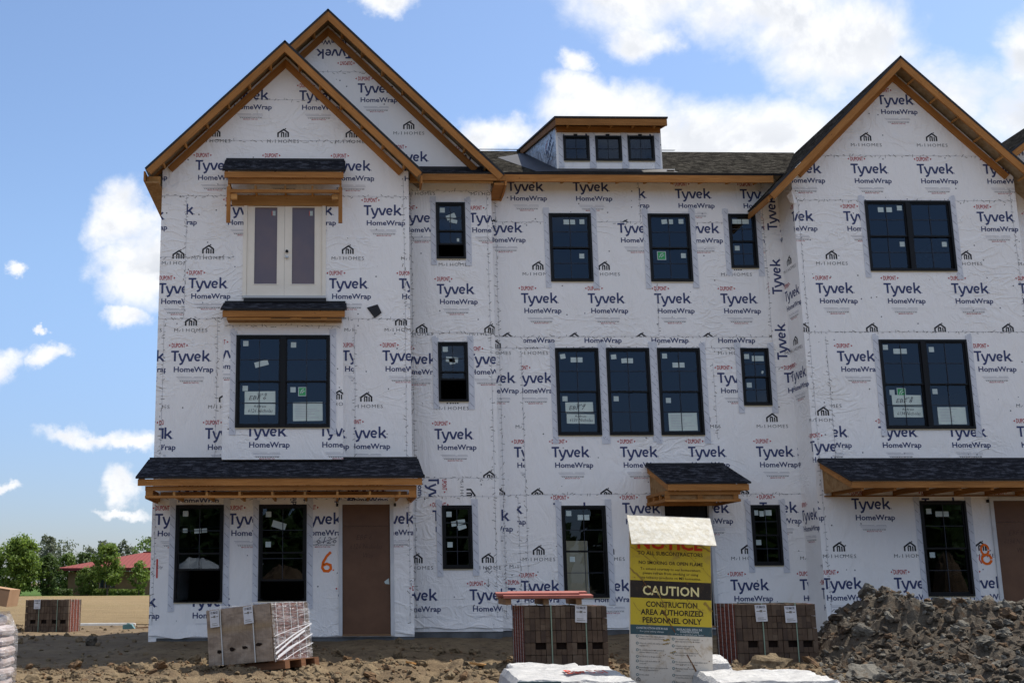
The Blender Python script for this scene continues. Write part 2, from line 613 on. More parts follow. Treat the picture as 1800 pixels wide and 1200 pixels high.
def make_logos():
    """two printed motifs; coordinates relative to the left edge and baseline of the big word"""
    s = .215
    A = []
    for tris, lv in big_word():
        A += [([(p[0]*s, p[1]*s) for p in t], 'navy', lv) for t in tris]
    A += [(t, 'navy', 0) for t in fit_text('HomeWrap', .06, .85, -.214, .105, .022)]
    A += [(t, 'red', 0) for t in fit_text('DUPONT', .008, .276, .280, .088, .02)]
    for pts in ([(-.02, .30), (-.055, .323), (-.02, .346)], [(.30, .30), (.335, .323), (.30, .346)]):
        A.append((pts, 'red', 0))
    for x0, x1, z in ((.12, .42, -.318), (.46, .66, -.318), (.14, .67, -.345), (.17, .65, -.385)):
        A += [(t, 'grey', 0) for t in ribbon([(x0, z), (x1, z)], .008)]
    x = .19
    rr = random.Random(3)
    while x < .62:
        d = rr.uniform(.015, .05)
        A += [(t, 'scuff', 0) for t in ribbon([(x, -.405), (x + d, -.405)], .012)]
        x += d + .012
    A += [(t, 'red', 0) for t in fit_text('MADE IN THE USA', .26, .56, -.447, .026, .01, 1)]
    B = []
    k = .24
    def bl(pts, wd): return ribbon([((p[0] - .5)*k + .33, p[1]*k + .725) for p in pts], wd*k)
    B += [(t, 'ink', 0) for t in bl([(.06, 0), (.06, .36), (.56, .70), (.94, .40), (.94, 0)], .135)]
    B += [(t, 'ink', 0) for t in bl([(.36, 0), (.36, .40)], .10)]
    B += [(t, 'ink', 1) for t in bl([(.55, 0), (.55, .40), (.36, .44)], .11)]
    B += [(t, 'ink', 0) for t in bl([(.74, 0), (.74, .40)], .11)]
    B += [(t, 'ink', 0) for t in bl([(.70, .72), (.70, .82)], .10)]
    B += [(t, 'ink', 0) for t in fit_text('M', 0, .075, .60, .07, -.008) + ribbon([(.100, .603), (.122, .640)], .008) + ribbon([(.170, .60), (.170, .67)], .011) + fit_text('HOMES', .235, .66, .60, .07, -.008, 2, 0, 1.2)]
    return A, B


LOGO_A, LOGO_B = make_logos()
PITCH, ROW = 1.42, 1.55


def clip_half(poly, a, b, c):
    """keep a*x + b*z <= c"""
    out = []
    n = len(poly)
    for i in range(n):
        p, q = poly[i], poly[(i+1) % n]
        dp, dq = a*p[0] + b*p[1] - c, a*q[0] + b*q[1] - c
        if dp <= 0: out.append(p)
        if (dp < 0 < dq) or (dq < 0 < dp):
            t = dp/(dp - dq)
            out.append((p[0] + (q[0]-p[0])*t, p[1] + (q[1]-p[1])*t))
    return out


def clip_convex(poly, conv):
    n = len(conv)
    for i in range(n):
        p, q = conv[i], conv[(i+1) % n]      # counter clockwise outline, inside on the left
        dx, dz = q[0]-p[0], q[1]-p[1]
        poly = clip_half(poly, dz, -dx, dz*p[0] - dx*p[1])
        if len(poly) < 3: return []
    return poly


def subtract(polys, h):
    x0, x1, z0, z1 = h
    res = []
    for p in polys:
        xs = [q[0] for q in p]; zs = [q[1] for q in p]
        if max(xs) <= x0 or min(xs) >= x1 or max(zs) <= z0 or min(zs) >= z1:
            res.append(p); continue
        a = clip_half(p, 1, 0, x0); b = clip_half(p, -1, 0, -x1)
        mid = clip_half(clip_half(p, -1, 0, -x0), 1, 0, x1) if True else p
        c = clip_half(mid, 0, 1, z0) if len(mid) > 2 else []
        d = clip_half(mid, 0, -1, -z1) if len(mid) > 2 else []
        res += [q for q in (a, b, c, d) if len(q) > 2]
    return res


class Face:
    """a vertical face of wrapped wall: 2-d coordinates (x, z) to points in space"""
    def __init__(s, mb, fn, holes=()):
        s.mb, s.fn, s.holes = mb, fn, holes

    def put(s, tri, m, lv, conv):
        polys = [clip_convex(list(tri), conv)] if conv else [list(tri)]
        polys = [p for p in polys if len(p) > 2]
        for h in s.holes:
            polys = subtract(polys, h)
        for p in polys:
            s.mb.poly([s.fn(q[0], q[1], .003 + .0006*lv) for q in p], m)

    def motif(s, L, x, z, conv, rot=0):
        ca, sa = math.cos(rot), math.sin(rot)
        for tri, m, lv in L:
            s.put([(x + p[0]*ca - p[1]*sa, z + p[0]*sa + p[1]*ca) for p in tri], m, lv, conv)

    def sheet(s, conv, ax, az):
        xs = [p[0] for p in conv]; zs = [p[1] for p in conv]
        for r in range(-8, 9):
            z = az + r*ROW
            if z < min(zs) - 1.0 or z > max(zs) + .6: continue
            o = ax + (PITCH/2 if r % 2 else 0)
            k0 = math.floor((min(xs) - o)/PITCH) - 1
            k1 = math.ceil((max(xs) - o)/PITCH) + 1
            for k in range(k0, k1 + 1):
                x = o + k*PITCH
                if x + .9 < min(xs) or x - .1 > max(xs): continue
                s.motif(LOGO_A, x, z, conv)
                s.motif(LOGO_B, x + .05, z, conv)

    def tris(s, T, m, conv=None, lv=0):
        for t in T: s.put(t, m, lv, conv)

    def seam(s, x0, z0, x1, z1, rnd, conv=None):
        """row of staples and tears along a lapped joint, plus a painted shadow line"""
        L = math.hypot(x1-x0, z1-z0)
        dx, dz = (x1-x0)/L, (z1-z0)/L
        t = 0
        while t < L:
            px, pz = x0 + dx*t + rnd.uniform(-.03, .03)*abs(dz), z0 + dz*t + rnd.uniform(-.03, .03)*abs(dx)
            a = rnd.choice((.6, 2.5, .1, 1.5, 2.9)) + rnd.uniform(-.3, .3)
            l = rnd.uniform(.015, .04)
            s.tris(ribbon([(px - math.cos(a)*l, pz - math.sin(a)*l), (px + math.cos(a)*l, pz + math.sin(a)*l)], rnd.uniform(.006, .012)), 'scuff', conv, 2)
            t += rnd.uniform(.05, .16)
        s.tris(ribbon([(x0, z0), ((x0+x1)/2 + dz*.01, (z0+z1)/2 + dx*.012), (x1, z1)], .006), 'grey', conv, 1)  # thin grey line paints the shadow of the lapped sheet edge


def ccw_rect(x0, z0, x1, z1): return [(x0, z0), (x1, z0), (x1, z1), (x0, z1)]


def wall_grid(mb, x0, x1, z0, z1, Y, holes, m='wrap', rev=.10):
    """front face with real openings and their reveals, finely divided with gentle wrinkles"""
    xs = sorted({x0, x1, *[h[0] for h in holes if x0 < h[0] < x1], *[h[1] for h in holes if x0 < h[1] < x1]})
    zs = sorted({z0, z1, *[h[2] for h in holes if z0 < h[2] < z1], *[h[3] for h in holes if z0 < h[3] < z1]})
    for i in range(len(xs)-1):
        for j in range(len(zs)-1):
            cx, cz = (xs[i]+xs[i+1])/2, (zs[j]+zs[j+1])/2
            if any(h[0] < cx < h[1] and h[2] < cz < h[3] for h in holes): continue
            mb.poly([(xs[i], Y, zs[j]), (xs[i+1], Y, zs[j]), (xs[i+1], Y, zs[j+1]), (xs[i], Y, zs[j+1])], m)
    for (a, b, c, d) in holes:
        for P in ([(a, Y, c), (a, Y, d), (a, Y+rev, d), (a, Y+rev, c)], [(b, Y, c), (b, Y+rev, c), (b, Y+rev, d), (b, Y, d)],
                  [(a, Y, d), (b, Y, d), (b, Y+rev, d), (a, Y+rev, d)], [(a, Y, c), (a, Y+rev, c), (b, Y+rev, c), (b, Y, c)]):
            mb.poly(P, m)
M['foil'] = m_varied('shiny_wrap', (.70, .72, .76), (.36, .38, .42), 7, .22, .6, 4, .9, .08)
# ------------------------------------------------------------------ windows


def hole_of(r): return (r[0] + .02, r[1] - .02, r[2] + .02, r[3] - .02)


def paper_quad(mb, x, z, wd, ht, Y, m, rot=0):
    ca, sa = math.cos(rot), math.sin(rot)
    mb.poly([(x + px*ca - pz*sa, Y, z + px*sa + pz*ca) for px, pz in ((-wd/2, -ht/2), (wd/2, -ht/2), (wd/2, ht/2), (-wd/2, ht/2))], m)


def lines_on(mb, T, Y, m, x=0, z=0, rot=0, lv=0):
    ca, sa = math.cos(rot), math.sin(rot)
    for t in T:
        mb.poly([(x + p[0]*ca - p[1]*sa, Y - .0015 - .0006*lv, z + p[0]*sa + p[1]*ca) for p in t], m)


def flashing(root, r, Y, rnd, top=.10, bot=.13):
    """side strips of pale flashing tape with diagonal print marks"""
    x0, x1, z0, z1 = r
    mb = MB()
    Y = Y - rnd.uniform(0, .006)
    for (a, b) in ((x0 - .11, x0 + .01), (x1 - .01, x1 + .12)):
        zb, zt = z0 - bot - rnd.uniform(0, .05), z1 + top + rnd.uniform(-.02, .04)
        mb.box(a, b, Y - .0075, Y - .001, zb, zt, 'tape')
        z = zb + .05
        while z < zt - .05:
            xa, xb = (a + .012, a + .095) if a < x0 else (b - .10, b - .015)
            n = 5
            for q in range(n):
                if rnd.random() < .12: continue
                f0, f1 = q/n, (q + .72)/n
                T = ribbon([(xa + (xb-xa)*f0, z + .09*(1 - f0)), (xa + (xb-xa)*f1, z + .09*(1 - f1))], .011)
                lines_on(mb, T, Y - .0075, 'tapemark')
            z += rnd.uniform(.17, .2)
    for (a, b) in ((x0 - .13, x0 - .02), (x1 + .02, x1 + .13)):
        mb.poly([(a, Y - .0085, z1 - .01), (b, Y - .0085, z1 + .02), (b - .02, Y - .0085, z1 + .13), (a + .01, Y - .0085, z1 + .11)], 'tape')
    mb.box(x0 - .0, x1 + .0, Y - .012, Y - .001, z0 - .022, z0 + .01, 'yellowtape')
    mb.build('flashing_tape', root)


def window(parent, r, Y, rnd, halves=1, open_frac=0, stickers=(), papers=(), name='window', flash=True, label=None, hung=True):
    x0, x1, z0, z1 = r
    fr = MB()
    t = .045
    yf, yb = Y - .028, Y + .085
    fr.box(x0, x0+t, yf, yb, z0, z1, 'frame'); fr.box(x1-t, x1, yf, yb, z0, z1, 'frame')
    fr.box(x0+t, x1-t, yf, yb, z1-t, z1, 'frame'); fr.box(x0+t, x1-t, yf - .006, yb, z0, z0+t, 'frame')
    units = [(x0+t, x1-t)]
    if halves == 2:
        c = (x0+x1)/2
        fr.box(c-.05, c+.05, yf, yb, z0+t, z1-t, 'frame')
        units = [(x0+t, c-.05), (c+.05, x1-t)]
    w_ = fr.build(name, parent)
    if label: w_['label'] = label
    zm = (z0 + z1)/2
    for (a, b) in units:
        if hung:
            lo = z0 + t
            up = (zm - .02, z1 - t)
            raise_ = open_frac*(z1 - z0)
            lw_ = (lo + raise_, zm + .02 + raise_*.9)
            sashes = [(up, Y + .0, .032), (lw_, Y + .032, .036)]
        else:
            sashes = [((z0 + t, z1 - t), Y + .005, .02)]
        for (c, d), ys, st in sashes:
            sb = MB()
            sb.box(a, a+st, ys, ys+.03, c, d, 'frame'); sb.box(b-st, b, ys, ys+.03, c, d, 'frame')
            sb.box(a+st, b-st, ys, ys+.03, d-st, d, 'frame'); sb.box(a+st, b-st, ys, ys+.03, c, c+st, 'frame')
            s_ = sb.build('sash', w_)
            pb = MB()
            pb.poly([(a+st, ys+.016, c+st), (b-st, ys+.016, c+st), (b-st, ys+.016, d-st), (a+st, ys+.016, d-st)], 'glass')
            pb.build('pane', w_)
            mu = MB()
            cx, cz = (a+b)/2, (c+d)/2
            mu.box(cx-.007, cx+.007, ys+.006, ys+.0115, c+st, d-st, 'muntin')
            mu.box(a+st, cx-.0075, ys+.006, ys+.0115, cz-.007, cz+.007, 'muntin')
            mu.box(cx+.0075, b-st, ys+.006, ys+.0115, cz-.007, cz+.007, 'muntin')
            mu.build('muntin', w_)
    W_, H_ = x1-x0, z1-z0
    for (u, v, sw, sh, rot, m) in stickers:
        yst = Y + .0135 if (v < .5 or not hung) else Y + .0445
        sb = MB()
        x, z = x0 + u*W_, z1 - v*H_
        paper_quad(sb, x, z, sw, sh, yst, m, math.radians(rot))
        if m == 'green':
            paper_quad(sb, x, z, sw + .03, sh + .03, yst + .001, 'sticker', math.radians(rot))
            lines_on(sb, ribbon([(x - sw*.3, z - sh*.25), (x - .1*sw, z + sh*.2), (x + sw*.25, z + sh*.32)], .018), yst, 'sticker')
            lines_on(sb, ribbon([(x - sw*.05, z - sh*.25), (x + .1*sw, z), (x + sw*.35, z + sh*.05)], .018), yst, 'sticker', lv=1)
        sb.build('sticker', w_)
    for (u, v, sw, sh, rows) in papers:
        yst = Y + .0440
        x, z = x0 + u*W_, z1 - v*H_
        pb = MB()
        rt = rnd.uniform(-.015, .015)
        paper_quad(pb, x, z, sw, sh, yst, 'paper', rt)
        for (txt, du, dv, wd, cap, fnt) in rows:
            if fnt:
                T = fit_text(txt, -wd/2 + du*sw, wd/2 + du*sw, dv*sh, cap, .004 if fnt == 'p' else -.002, 1, .25 if fnt == 'h' else 0)
                lines_on(pb, T, yst, 'penblack', x, z, rt)
            else:
                for i in range(9):
                    zz = sh*.4 - i*sh*.09
                    lines_on(pb, ribbon([(-sw*.42, zz), (sw*rnd.uniform(-.1, .42), zz)], .008), yst, 'grey', x, z, rt)
        pb.build('paper_notice', w_)
    if flash: flashing(w_, r, Y, rnd)
    return w_


S_ = .105


def st(u, v, w_=S_, h_=S_, rot=0, m='sticker'): return (u, v, w_, h_, rot, m)


def notice_rows(lot, addr):
    return ([('Lot #', .08, .16, .18, .05, 'p'), (lot, -.08, -.22, .34, .085, 'h')], [('Address', .0, .18, .24, .045, 'p'), (addr, .02, -.28, .48, .07, 'h')])


# ------------------------------------------------------------------ roof and timber helpers
def gable_roof_parts(root, cx, zt, xl, xr, yf, yw, yback, mtop='shside', left_poly=None, right_poly=None, lookl=True, sides=('l', 'r'), wallw=None):
    """45 degree gable roof: two slopes, barge boards, wall ledgers and the lookouts between them.
    yf front of overhang, yw wall face"""
    th = .045
    for sd in sides:
        xe = xl if sd == 'l' else xr
        ze = zt - abs(xe - cx)
        rb = MB()
        if sd == 'l':
            q = left_poly or [(xe, yf, ze), (cx, yf, zt), (cx, yback, zt), (xe, yback, ze)]
        else:
            q = right_poly or [(cx, yf, zt), (xe, yf, ze), (xe, yback, ze), (cx, yback, zt)]
        rb.slab(q, th, mtop, 'deck', 'felt')
        rb.build('roof_slope', root)
        # barge board (front edge) and ledger on the wall
        s2 = math.sqrt(.5)
        dirx = -1 if sd == 'l' else 1
        nrm = Vector((dirx*s2, 0, s2))                      # outward roof normal
        def rake(y, off, hgt, thk, name, e0=0.0, e1=0.0):
            mb = MB()
            a = Vector((cx, y, zt)) - nrm*off
            L = abs(xe - cx)/s2
            d = Vector((dirx*s2, 0, -s2))
            # mitre at the apex: start so that the corner is plumb
            p = [a + Vector((0, 0, 0)), a + d*(L - e1)]
            top0 = Vector((cx, y, zt - off/s2)); bot0 = Vector((cx, y, zt - (off + hgt)/s2))
            e = L - e1
            top1 = Vector((cx, y, zt)) + d*e - nrm*off
            bot1 = top1 - nrm*hgt
            for yy_, flip in ((-thk/2, False), (thk/2, True)):
                P = [top0, bot0, bot1, top1]
                uv = [(0, 0), (0, hgt), (e, hgt), (e, 0)]
                P = [v + Vector((0, yy_, 0)) for v in P]
                if flip: P.reverse(); uv.reverse()
                mb.poly(P, 'wood', uv)
            for A, B in ((bot0, bot1), (top0, top1), (bot1, top1)):
                P = [A + Vector((0, -thk/2, 0)), B + Vector((0, -thk/2, 0)), B + Vector((0, thk/2, 0)), A + Vector((0, thk/2, 0))]
                mb.poly(P, 'wood', [(0, 0), (e, 0), (e, thk), (0, thk)])
            return recalc(mb.build(name, root))
        rake(yf + .025, th + .004, .135, .04, 'barge_board')
        rake(yw - .024, .150, .135, .04, 'wall_ledger', e1=(abs(xe-cx) - abs(wallw[0 if sd == 'l' else 1] - cx))/s2 if wallw else .0)
        L = abs(xe - cx)/s2
        d = Vector((dirx*s2, 0, -s2))
        t = .55
        while t < L - .15:
            c = Vector((cx, 0, zt)) + d*t - nrm*(th + .055)
            mb = MB()
            mt = Matrix((d, Vector((0, 1, 0)), nrm)).transposed().to_4x4()
            mt.translation = c
            mb.box(-.02, .02, yf + .05, yw - .05, -.045, .045, 'woodpale', mt)
            recalc(mb.build('lookout', root))
            t += .61


def box_part(name, parent, x0, x1, y0, y1, z0, z1, m):
    mb = MB(); mb.box(x0, x1, y0, y1, z0, z1, m)
    return mb.build(name, parent)


def shed_canopy(parent, x0, x1, yw, yf, zt, ze, name='canopy', over=.04, lx=0, beam=True, cheek=False, label=None):
    """small lean-to roof: slab with dark shingles, fascia, beam frame. the part itself is the roof slab"""
    mb = MB()
    lx0 = x0 - over; lx1 = x1 + over
    mb.slab([(lx0, yf - .03, ze), (lx1, yf - .03, ze), (lx1, yw, zt), (lx0, yw, zt)], .035, 'shdark', 'osb', 'felt')
    c = mb.build(name, parent)
    if label: c['label'] = label
    # felt kicked up against the wall above the roof
    fb = MB(); fb.box(lx0 + .02, lx1 - .02, yw - .02, yw - .003, zt - .05, zt + .035, 'felt'); fb.build('flashing_strip', c)
    zf = ze - .04
    f = MB(); f.box(x0, x1, yf, yf + .04, zf - .12, zf, 'wood'); f.build('fascia', c)
    for sx, a in ((0, x0), (1, x1)):
        b = MB()
        xx0, xx1 = (a, a + .04) if sx == 0 else (a - .04, a)
        b.prism([(yf + .042, zf - .12), (yf + .042, zf - .002), (yw - .004, zt - .05), (yw - .004, zt - .17)], xx0, xx1, 'wood')
        recalc(b.build('rake_board', c))
    if cheek:
        for a in (x0 + .045, x1 - .065):
            b = MB()
            b.prism([(yf + .1, zf - .12), (yw - .004, zt - .17), (yw - .004, zf - .12)], a, a + .02, 'osb')
            recalc(b.build('cheek_panel', c))
    return c, zf - .12
# ------------------------------------------------------------------ townhouse at the left end (lot 6)
rnd = random.Random(7)
YL, YR, YM, YT = -.95, -.38, 0.0, -.8
H6 = thing('townhouse', 'end townhouse with two front gables, cream french doors and an orange 6 by the door', 'townhouse', (0, YL, 0), 'attached townhouses under construction')

LW = {'big': (-1.89, -.04, 4.08, 5.92), 'w1': (-3.03, -2.10, .76, 2.61), 'w2': (-1.42, -.49, .775, 2.61)}
F_DOOR = (-1.81, -.13, 6.76, 8.90)
E_DOOR = (.13, 1.20, .12, 2.68)
holesL = [hole_of(LW['w1']), hole_of(LW['w2']), (F_DOOR[0] + .03, F_DOOR[1] - .03, F_DOOR[2], F_DOOR[3] - .03), (E_DOOR[0] + .03, E_DOOR[1] - .03, .12, E_DOOR[3] - .03),
          (-1.87, -.06, 4.10, 5.90)]
mb = MB()
XL0, XL1 = -3.49, 1.58
wall_grid(mb, XL0, XL1, .10, 9.44, YL, holesL)
gab = [(XL0, 9.44), (XL1, 9.44), (-.98, 11.99)]
mb.poly([(x, YL, z) for x, z in gab], 'wrap')
fc = Face(mb, lambda x, z, p: (x, YL - p, z), holesL)
top = [(XL0, 8.9), (XL1, 8.9), (XL1, 9.44), (-.98, 11.99), (XL0, 9.44)]
fc.sheet(top, -2.82, 9.46)
fc.sheet(ccw_rect(XL0, 6.32, -2.98, 8.9), -3.5, 6.84)
fc.sheet(ccw_rect(-2.98, 6.32, XL1, 8.9), -2.90, 6.95)
fc.sheet(ccw_rect(XL0, 3.4, -3.31, 6.32), -4.12, 5.45)
fc.sheet(ccw_rect(-3.31, 3.4, .22, 6.32), -3.21, 5.45)
fc.sheet(ccw_rect(.22, 3.4, .43, 6.32), .20, 5.46)
fc.sheet(ccw_rect(.43, 3.4, XL1, 6.32), 1.01, 5.46)
fc.sheet(ccw_rect(XL0, .3, XL1, 2.66), -2.01, 2.23)
# turned print of the strip above the ground floor
b1 = ccw_rect(XL0, 2.66, XL1, 3.02)
for x in (-2.3, 1.0): fc.motif(LOGO_A, x - .75, 2.86, b1)
fc.motif(LOGO_A, -.55, 3.45, ccw_rect(-1.2, 2.5, .1, 3.02), -math.pi/2)
fc.motif(LOGO_A, .30, 3.45, ccw_rect(-.2, 2.62, .75, 3.02), -math.pi/2)
for a in ((XL0, 8.9, XL1, 8.9), (XL0, 6.32, XL1, 6.32), (-2.98, 6.32, -2.98, 8.9), (-2.3, 3.5, -2.3, 6.32), (XL0 + .12, 3.5, XL0 + .12, 6.3), (.45, 3.5, .45, 6.2), (1.47, 3.5, 1.47, 9.3),
          (XL0, 2.74, XL1, 2.74), (1.5, .3, 1.5, 2.7), (XL0 + .06, .3, XL0 + .06, 2.7), (-2.2, 11.0, .3, 11.0), (XL0, 7.6, -2.0, 7.6), (XL0, 10.1, XL1, 10.1)):
    fc.seam(*a, rnd, ccw_rect(XL0, .15, XL1, 11) if a[1] < 9 else [(XL0, 8.9), (XL1, 8.9), (XL1, 9.44), (-.98, 11.99), (XL0, 9.44)])
# sprayed and hand-written site marks
fc.tris(ribbon([(-.02, 1.70), (-.10, 1.62), (-.17, 1.50), (-.185, 1.40), (-.15, 1.34), (-.07, 1.335), (-.02, 1.38), (-.03, 1.45), (-.10, 1.475), (-.16, 1.45)], .05), 'paintorange', None, 3)
fc.tris(ribbon([(.015, 1.355), (.04, 1.355)], .028), 'paintorange', None, 3)
fc.tris(fit_text('6126', -.30, .10, 1.86, .13, -.012, 1, .3), 'penblack', None, 3)
fc.tris(ribbon([(-.32, 1.84), (-.05, 1.93), (.10, 1.97)], .010), 'penblack', None, 4)
fc.tris(ribbon([(-3.365, 1.58), (-3.36, 1.22)], .03), 'paintred', None, 3)
fc.tris(fit_text('T', -3.43, -3.39, 1.49, .06, -.01, 1, .3) + fit_text('City', -3.38, -3.25, 1.40, .06, -.01, 1, .3), 'penblack', None, 4)
mb.build('front_wall', H6)

# projecting box behind the big window
YB = YL - .30
mb = MB()
BX0, BX1, BZ0, BZ1 = -2.14, .22, 3.46, 6.30
holesB = [hole_of(LW['big'])]
wall_grid(mb, BX0, BX1, BZ0, BZ1, YB, holesB, rev=.42)
for x in (BX0, BX1):
    mb.poly([(x, YB, BZ0), (x, YL - .002, BZ0), (x, YL - .002, BZ1), (x, YB, BZ1)], 'wrap')
mb.poly([(BX0, YB, BZ0), (BX1, YB, BZ0), (BX1, YL, BZ0), (BX0, YL, BZ0)], 'wrap')
fb = Face(mb, lambda x, z, p: (x, YB - p, z), holesB)
fb.sheet(ccw_rect(BX0, BZ0, BX1, 6.0), -1.67, 3.91)
fb.seam(BX0 + .05, 6.12, BX1 - .05, 6.10, rnd)
mb.build('window_bay', H6)

nA, nB = notice_rows('EBF 6', '6126 Nicholas')
window(H6, LW['big'], YB, rnd, 2, 0, [st(.10, .09), st(.27, .31, .27, .11, 15), st(.61, .105), st(.10, .575), st(.607, .59), st(.706, .61, .13, .15, 0, 'green')],
       [(.258, .67, .60, .23, nA), (.258, .80, .60, .215, nB), (.765, .825, .58, .37, [('', 0, 0, 0, 0, None)])])
window(H6, LW['w1'], YL, rnd, 1, .30, [st(.2, .09), st(.20, .265, .09, .08), st(.46, .27, .13, .09, 4), st(.60, .265, .10, .08, 4)])
window(H6, LW['w2'], YL, rnd, 1, .18, [st(.2, .10), st(.42, .215, .27, .13, -17), st(.2, .415)])
# tilt-latch rails seen at the raised sashes
for k in ('w1', 'w2'):
    r = LW[k]
    mb = MB(); mb.box(r[0] + .09, r[1] - .08, YL - .034, YL - .029, r[2] + .02, r[2] + .045, 'rail')
    mb.build('sill_rail', H6)

# french door on the top floor
x0, x1, z0, z1 = F_DOOR
mb = MB()
mb.box(x0, x0 + .075, YL - .03, YL + .1, z0, z1, 'cream'); mb.box(x1 - .075, x1, YL - .03, YL + .1, z0, z1, 'cream')
mb.box(x0 + .075, x1 - .075, YL - .03, YL + .1, z1 - .08, z1, 'cream'); mb.box(x0 + .0, x1 - .0, YL - .05, YL + .1, z0 - .02, z0 + .03, 'rail')
fd = mb.build('french_door', H6)
xm = (x0 + x1)/2
for a, b, hx in ((x0 + .078, xm - .002, 0), (xm + .002, x1 - .078, 1)):
    mb = MB()
    g0, g1, gz0, gz1 = a + .15, b - .15, z0 + .28, z1 - .24
    yl0, yl1 = YL + .0, YL + .05
    mb.box(a, g0, yl0, yl1, z0 + .034, z1 - .084, 'cream'); mb.box(g1, b, yl0, yl1, z0 + .034, z1 - .084, 'cream')
    mb.box(g0, g1, yl0, yl1, z0 + .034, gz0, 'cream'); mb.box(g0, g1, yl0, yl1, gz1, z1 - .084, 'cream')
    for (p, q, r_, s) in ((g0 - .02, g0, gz0 - .02, gz1 + .02), (g1, g1 + .02, gz0 - .02, gz1 + .02)):
        mb.box(p, q, yl0 - .008, yl0 - .001, r_, s, 'cream')
    mb.box(g0, g1, yl0 - .008, yl0 - .001, gz0 - .02, gz0, 'cream'); mb.box(g0, g1, yl0 - .008, yl0 - .001, gz1, gz1 + .02, 'cream')
    mb.build('door_leaf', fd)
    mb = MB(); mb.poly([(g0, YL + .02, gz0), (g1, YL + .02, gz0), (g1, YL + .02, gz1), (g0, YL + .02, gz1)], 'filmglass'); mb.build('pane', fd)
    mb = MB()
    sx = g1 - .07
    mb.box(sx - .03, sx + .03, YL + .015, YL + .018, gz1 - .17, gz1 - .07, 'sticker'); mb.box(sx - .045, sx - .031, YL + .014, YL + .018, gz1 - .17, gz1 - .07, 'paintred')
    mb.build('sticker', fd)


def knob(parent, x, y, z, r, m):
    mb = MB()
    n = 14
    prof = [(r*.55, 0), (r*.55, -.02), (r, -.03), (r*.9, -.055), (0.001, -.06)]
    for i in range(len(prof) - 1):
        for k in range(n):
            a0, a1 = 2*math.pi*k/n, 2*math.pi*(k+1)/n
            (ra, ya), (rb, yb) = prof[i], prof[i+1]
            mb.poly([(x + ra*math.cos(a0), y + ya, z + ra*math.sin(a0)), (x + ra*math.cos(a1), y + ya, z + ra*math.sin(a1)),
                     (x + rb*math.cos(a1), y + yb, z + rb*math.sin(a1)), (x + rb*math.cos(a0), y + yb, z + rb*math.sin(a0))], m)
    return recalc(mb.build('door_knob', parent, smooth=True))


knob(fd, xm + .05, YL, 7.72, .032, 'frame'); knob(fd, xm + .05, YL, 7.60, .036, 'knobmetal')
for sx in (x0 - .045, x1 + .005):
    box_part('jamb_tab', fd, sx, sx + .04, YL - .03, YL - .002, z1 - .08, z1 - .03, 'frame')


def entry_door(parent, r, Y, panel, scribble=None, seam=None, name='entry_door', label=None):
    x0, x1, z0, z1 = r
    mb = MB()
    f = .072
    mb.box(x0, x0 + f, Y - .035, Y + .1, z0, z1, 'whitetrim'); mb.box(x1 - f, x1, Y - .035, Y + .1, z0, z1, 'whitetrim')
    mb.box(x0 + f, x1 - f, Y - .035, Y + .1, z1 - f, z1, 'whitetrim'); mb.box(x0 + f, x1 - f, Y - .045, Y + .1, z0, z0 + .03, 'greywood')
    d = mb.build(name, parent)
    if label: d['label'] = label
    mb = MB()
    a, b = x0 + f + .003, x1 - f - .003
    if panel:
        zs = z1 - f - .42
        mb.box(a, b, Y + .01, Y + .03, z0 + .033, zs - .004, panel); mb.box(a, b, Y + .006, Y + .03, zs, z1 - f - .003, panel)
        if scribble:
            for i, t in enumerate(scribble):
                wd = .30 if i == 0 else (.62 if i == 1 else .2)
                cx = a + .42 if i == 0 else ((a+b)/2 if i == 1 else a + .5)
                T = fit_text(t, cx - wd/2, cx + wd/2, zs - .26 - i*.17, .10, -.012, 1, .25)
                lines_on(mb, T, Y + .01, 'scribble')
    mb.build('door_panel', d)
    for sx in (x0 - .05, x1 + .012):
        box_part('jamb_tab', d, sx, sx + .04, Y - .03, Y - .002, z1 - .11, z1 - .05, 'frame')
    return d


M['scribble'] = mat('pencil_scribble', (.085, .045, .032), .6, .2)[0]
d6 = entry_door(H6, E_DOOR, YL, 'hardboard', ('EBF 6', '6126 Nicholas', 'Way'))
mb = MB()
mb.poly([(1.01, YL + .006, 1.13), (1.10, YL + .006, 1.20), (1.11, YL + .006, 1.08), (1.03, YL + .006, 1.09)], 'sticker'); mb.build('torn_label', d6)

# canopy over the french door, on two bracket legs
cA, zb = shed_canopy(H6, -2.17, .23, YL, -1.50, 9.68, 9.27, 'canopy')
box_part('beam', cA, -2.10, .19, -1.46, -1.42, zb - .115, zb - .002, 'wood')
for a, b in ((-2.10, -2.06), (.15, .19)):
    box_part('joist', cA, a, b, -1.415, YL - .003, zb - .16, zb - .03, 'woodpale')
for x in (-1.55, -.95, -.4):
    box_part('joist', cA, x - .02, x + .02, -1.37, YL - .003, zb - .22, zb - .125, 'woodpale')
box_part('beam', cA, -2.055, .145, -1.455, -1.415, zb - .30, zb - .235, 'wood')
box_part('ledger', cA, -2.055, .145, YL - .045, YL - .003, zb - .42, zb - .20, 'woodpale')
for a in (-2.125, .125):
    box_part('bracket_leg', cA, a, a + .08, -1.41, -1.35, 8.20, zb - .165, 'wood')
    box_part('bracket_arm', cA, a + .0, a + .08, -1.345, YL - .003, zb - .30, zb - .17, 'woodpale')
    box_part('bracket_block', cA, a + (.085 if a < 0 else -.13), a + (.21 if a < 0 else -.005), -1.40, -1.33, zb - .42, zb - .31, 'woodpale')

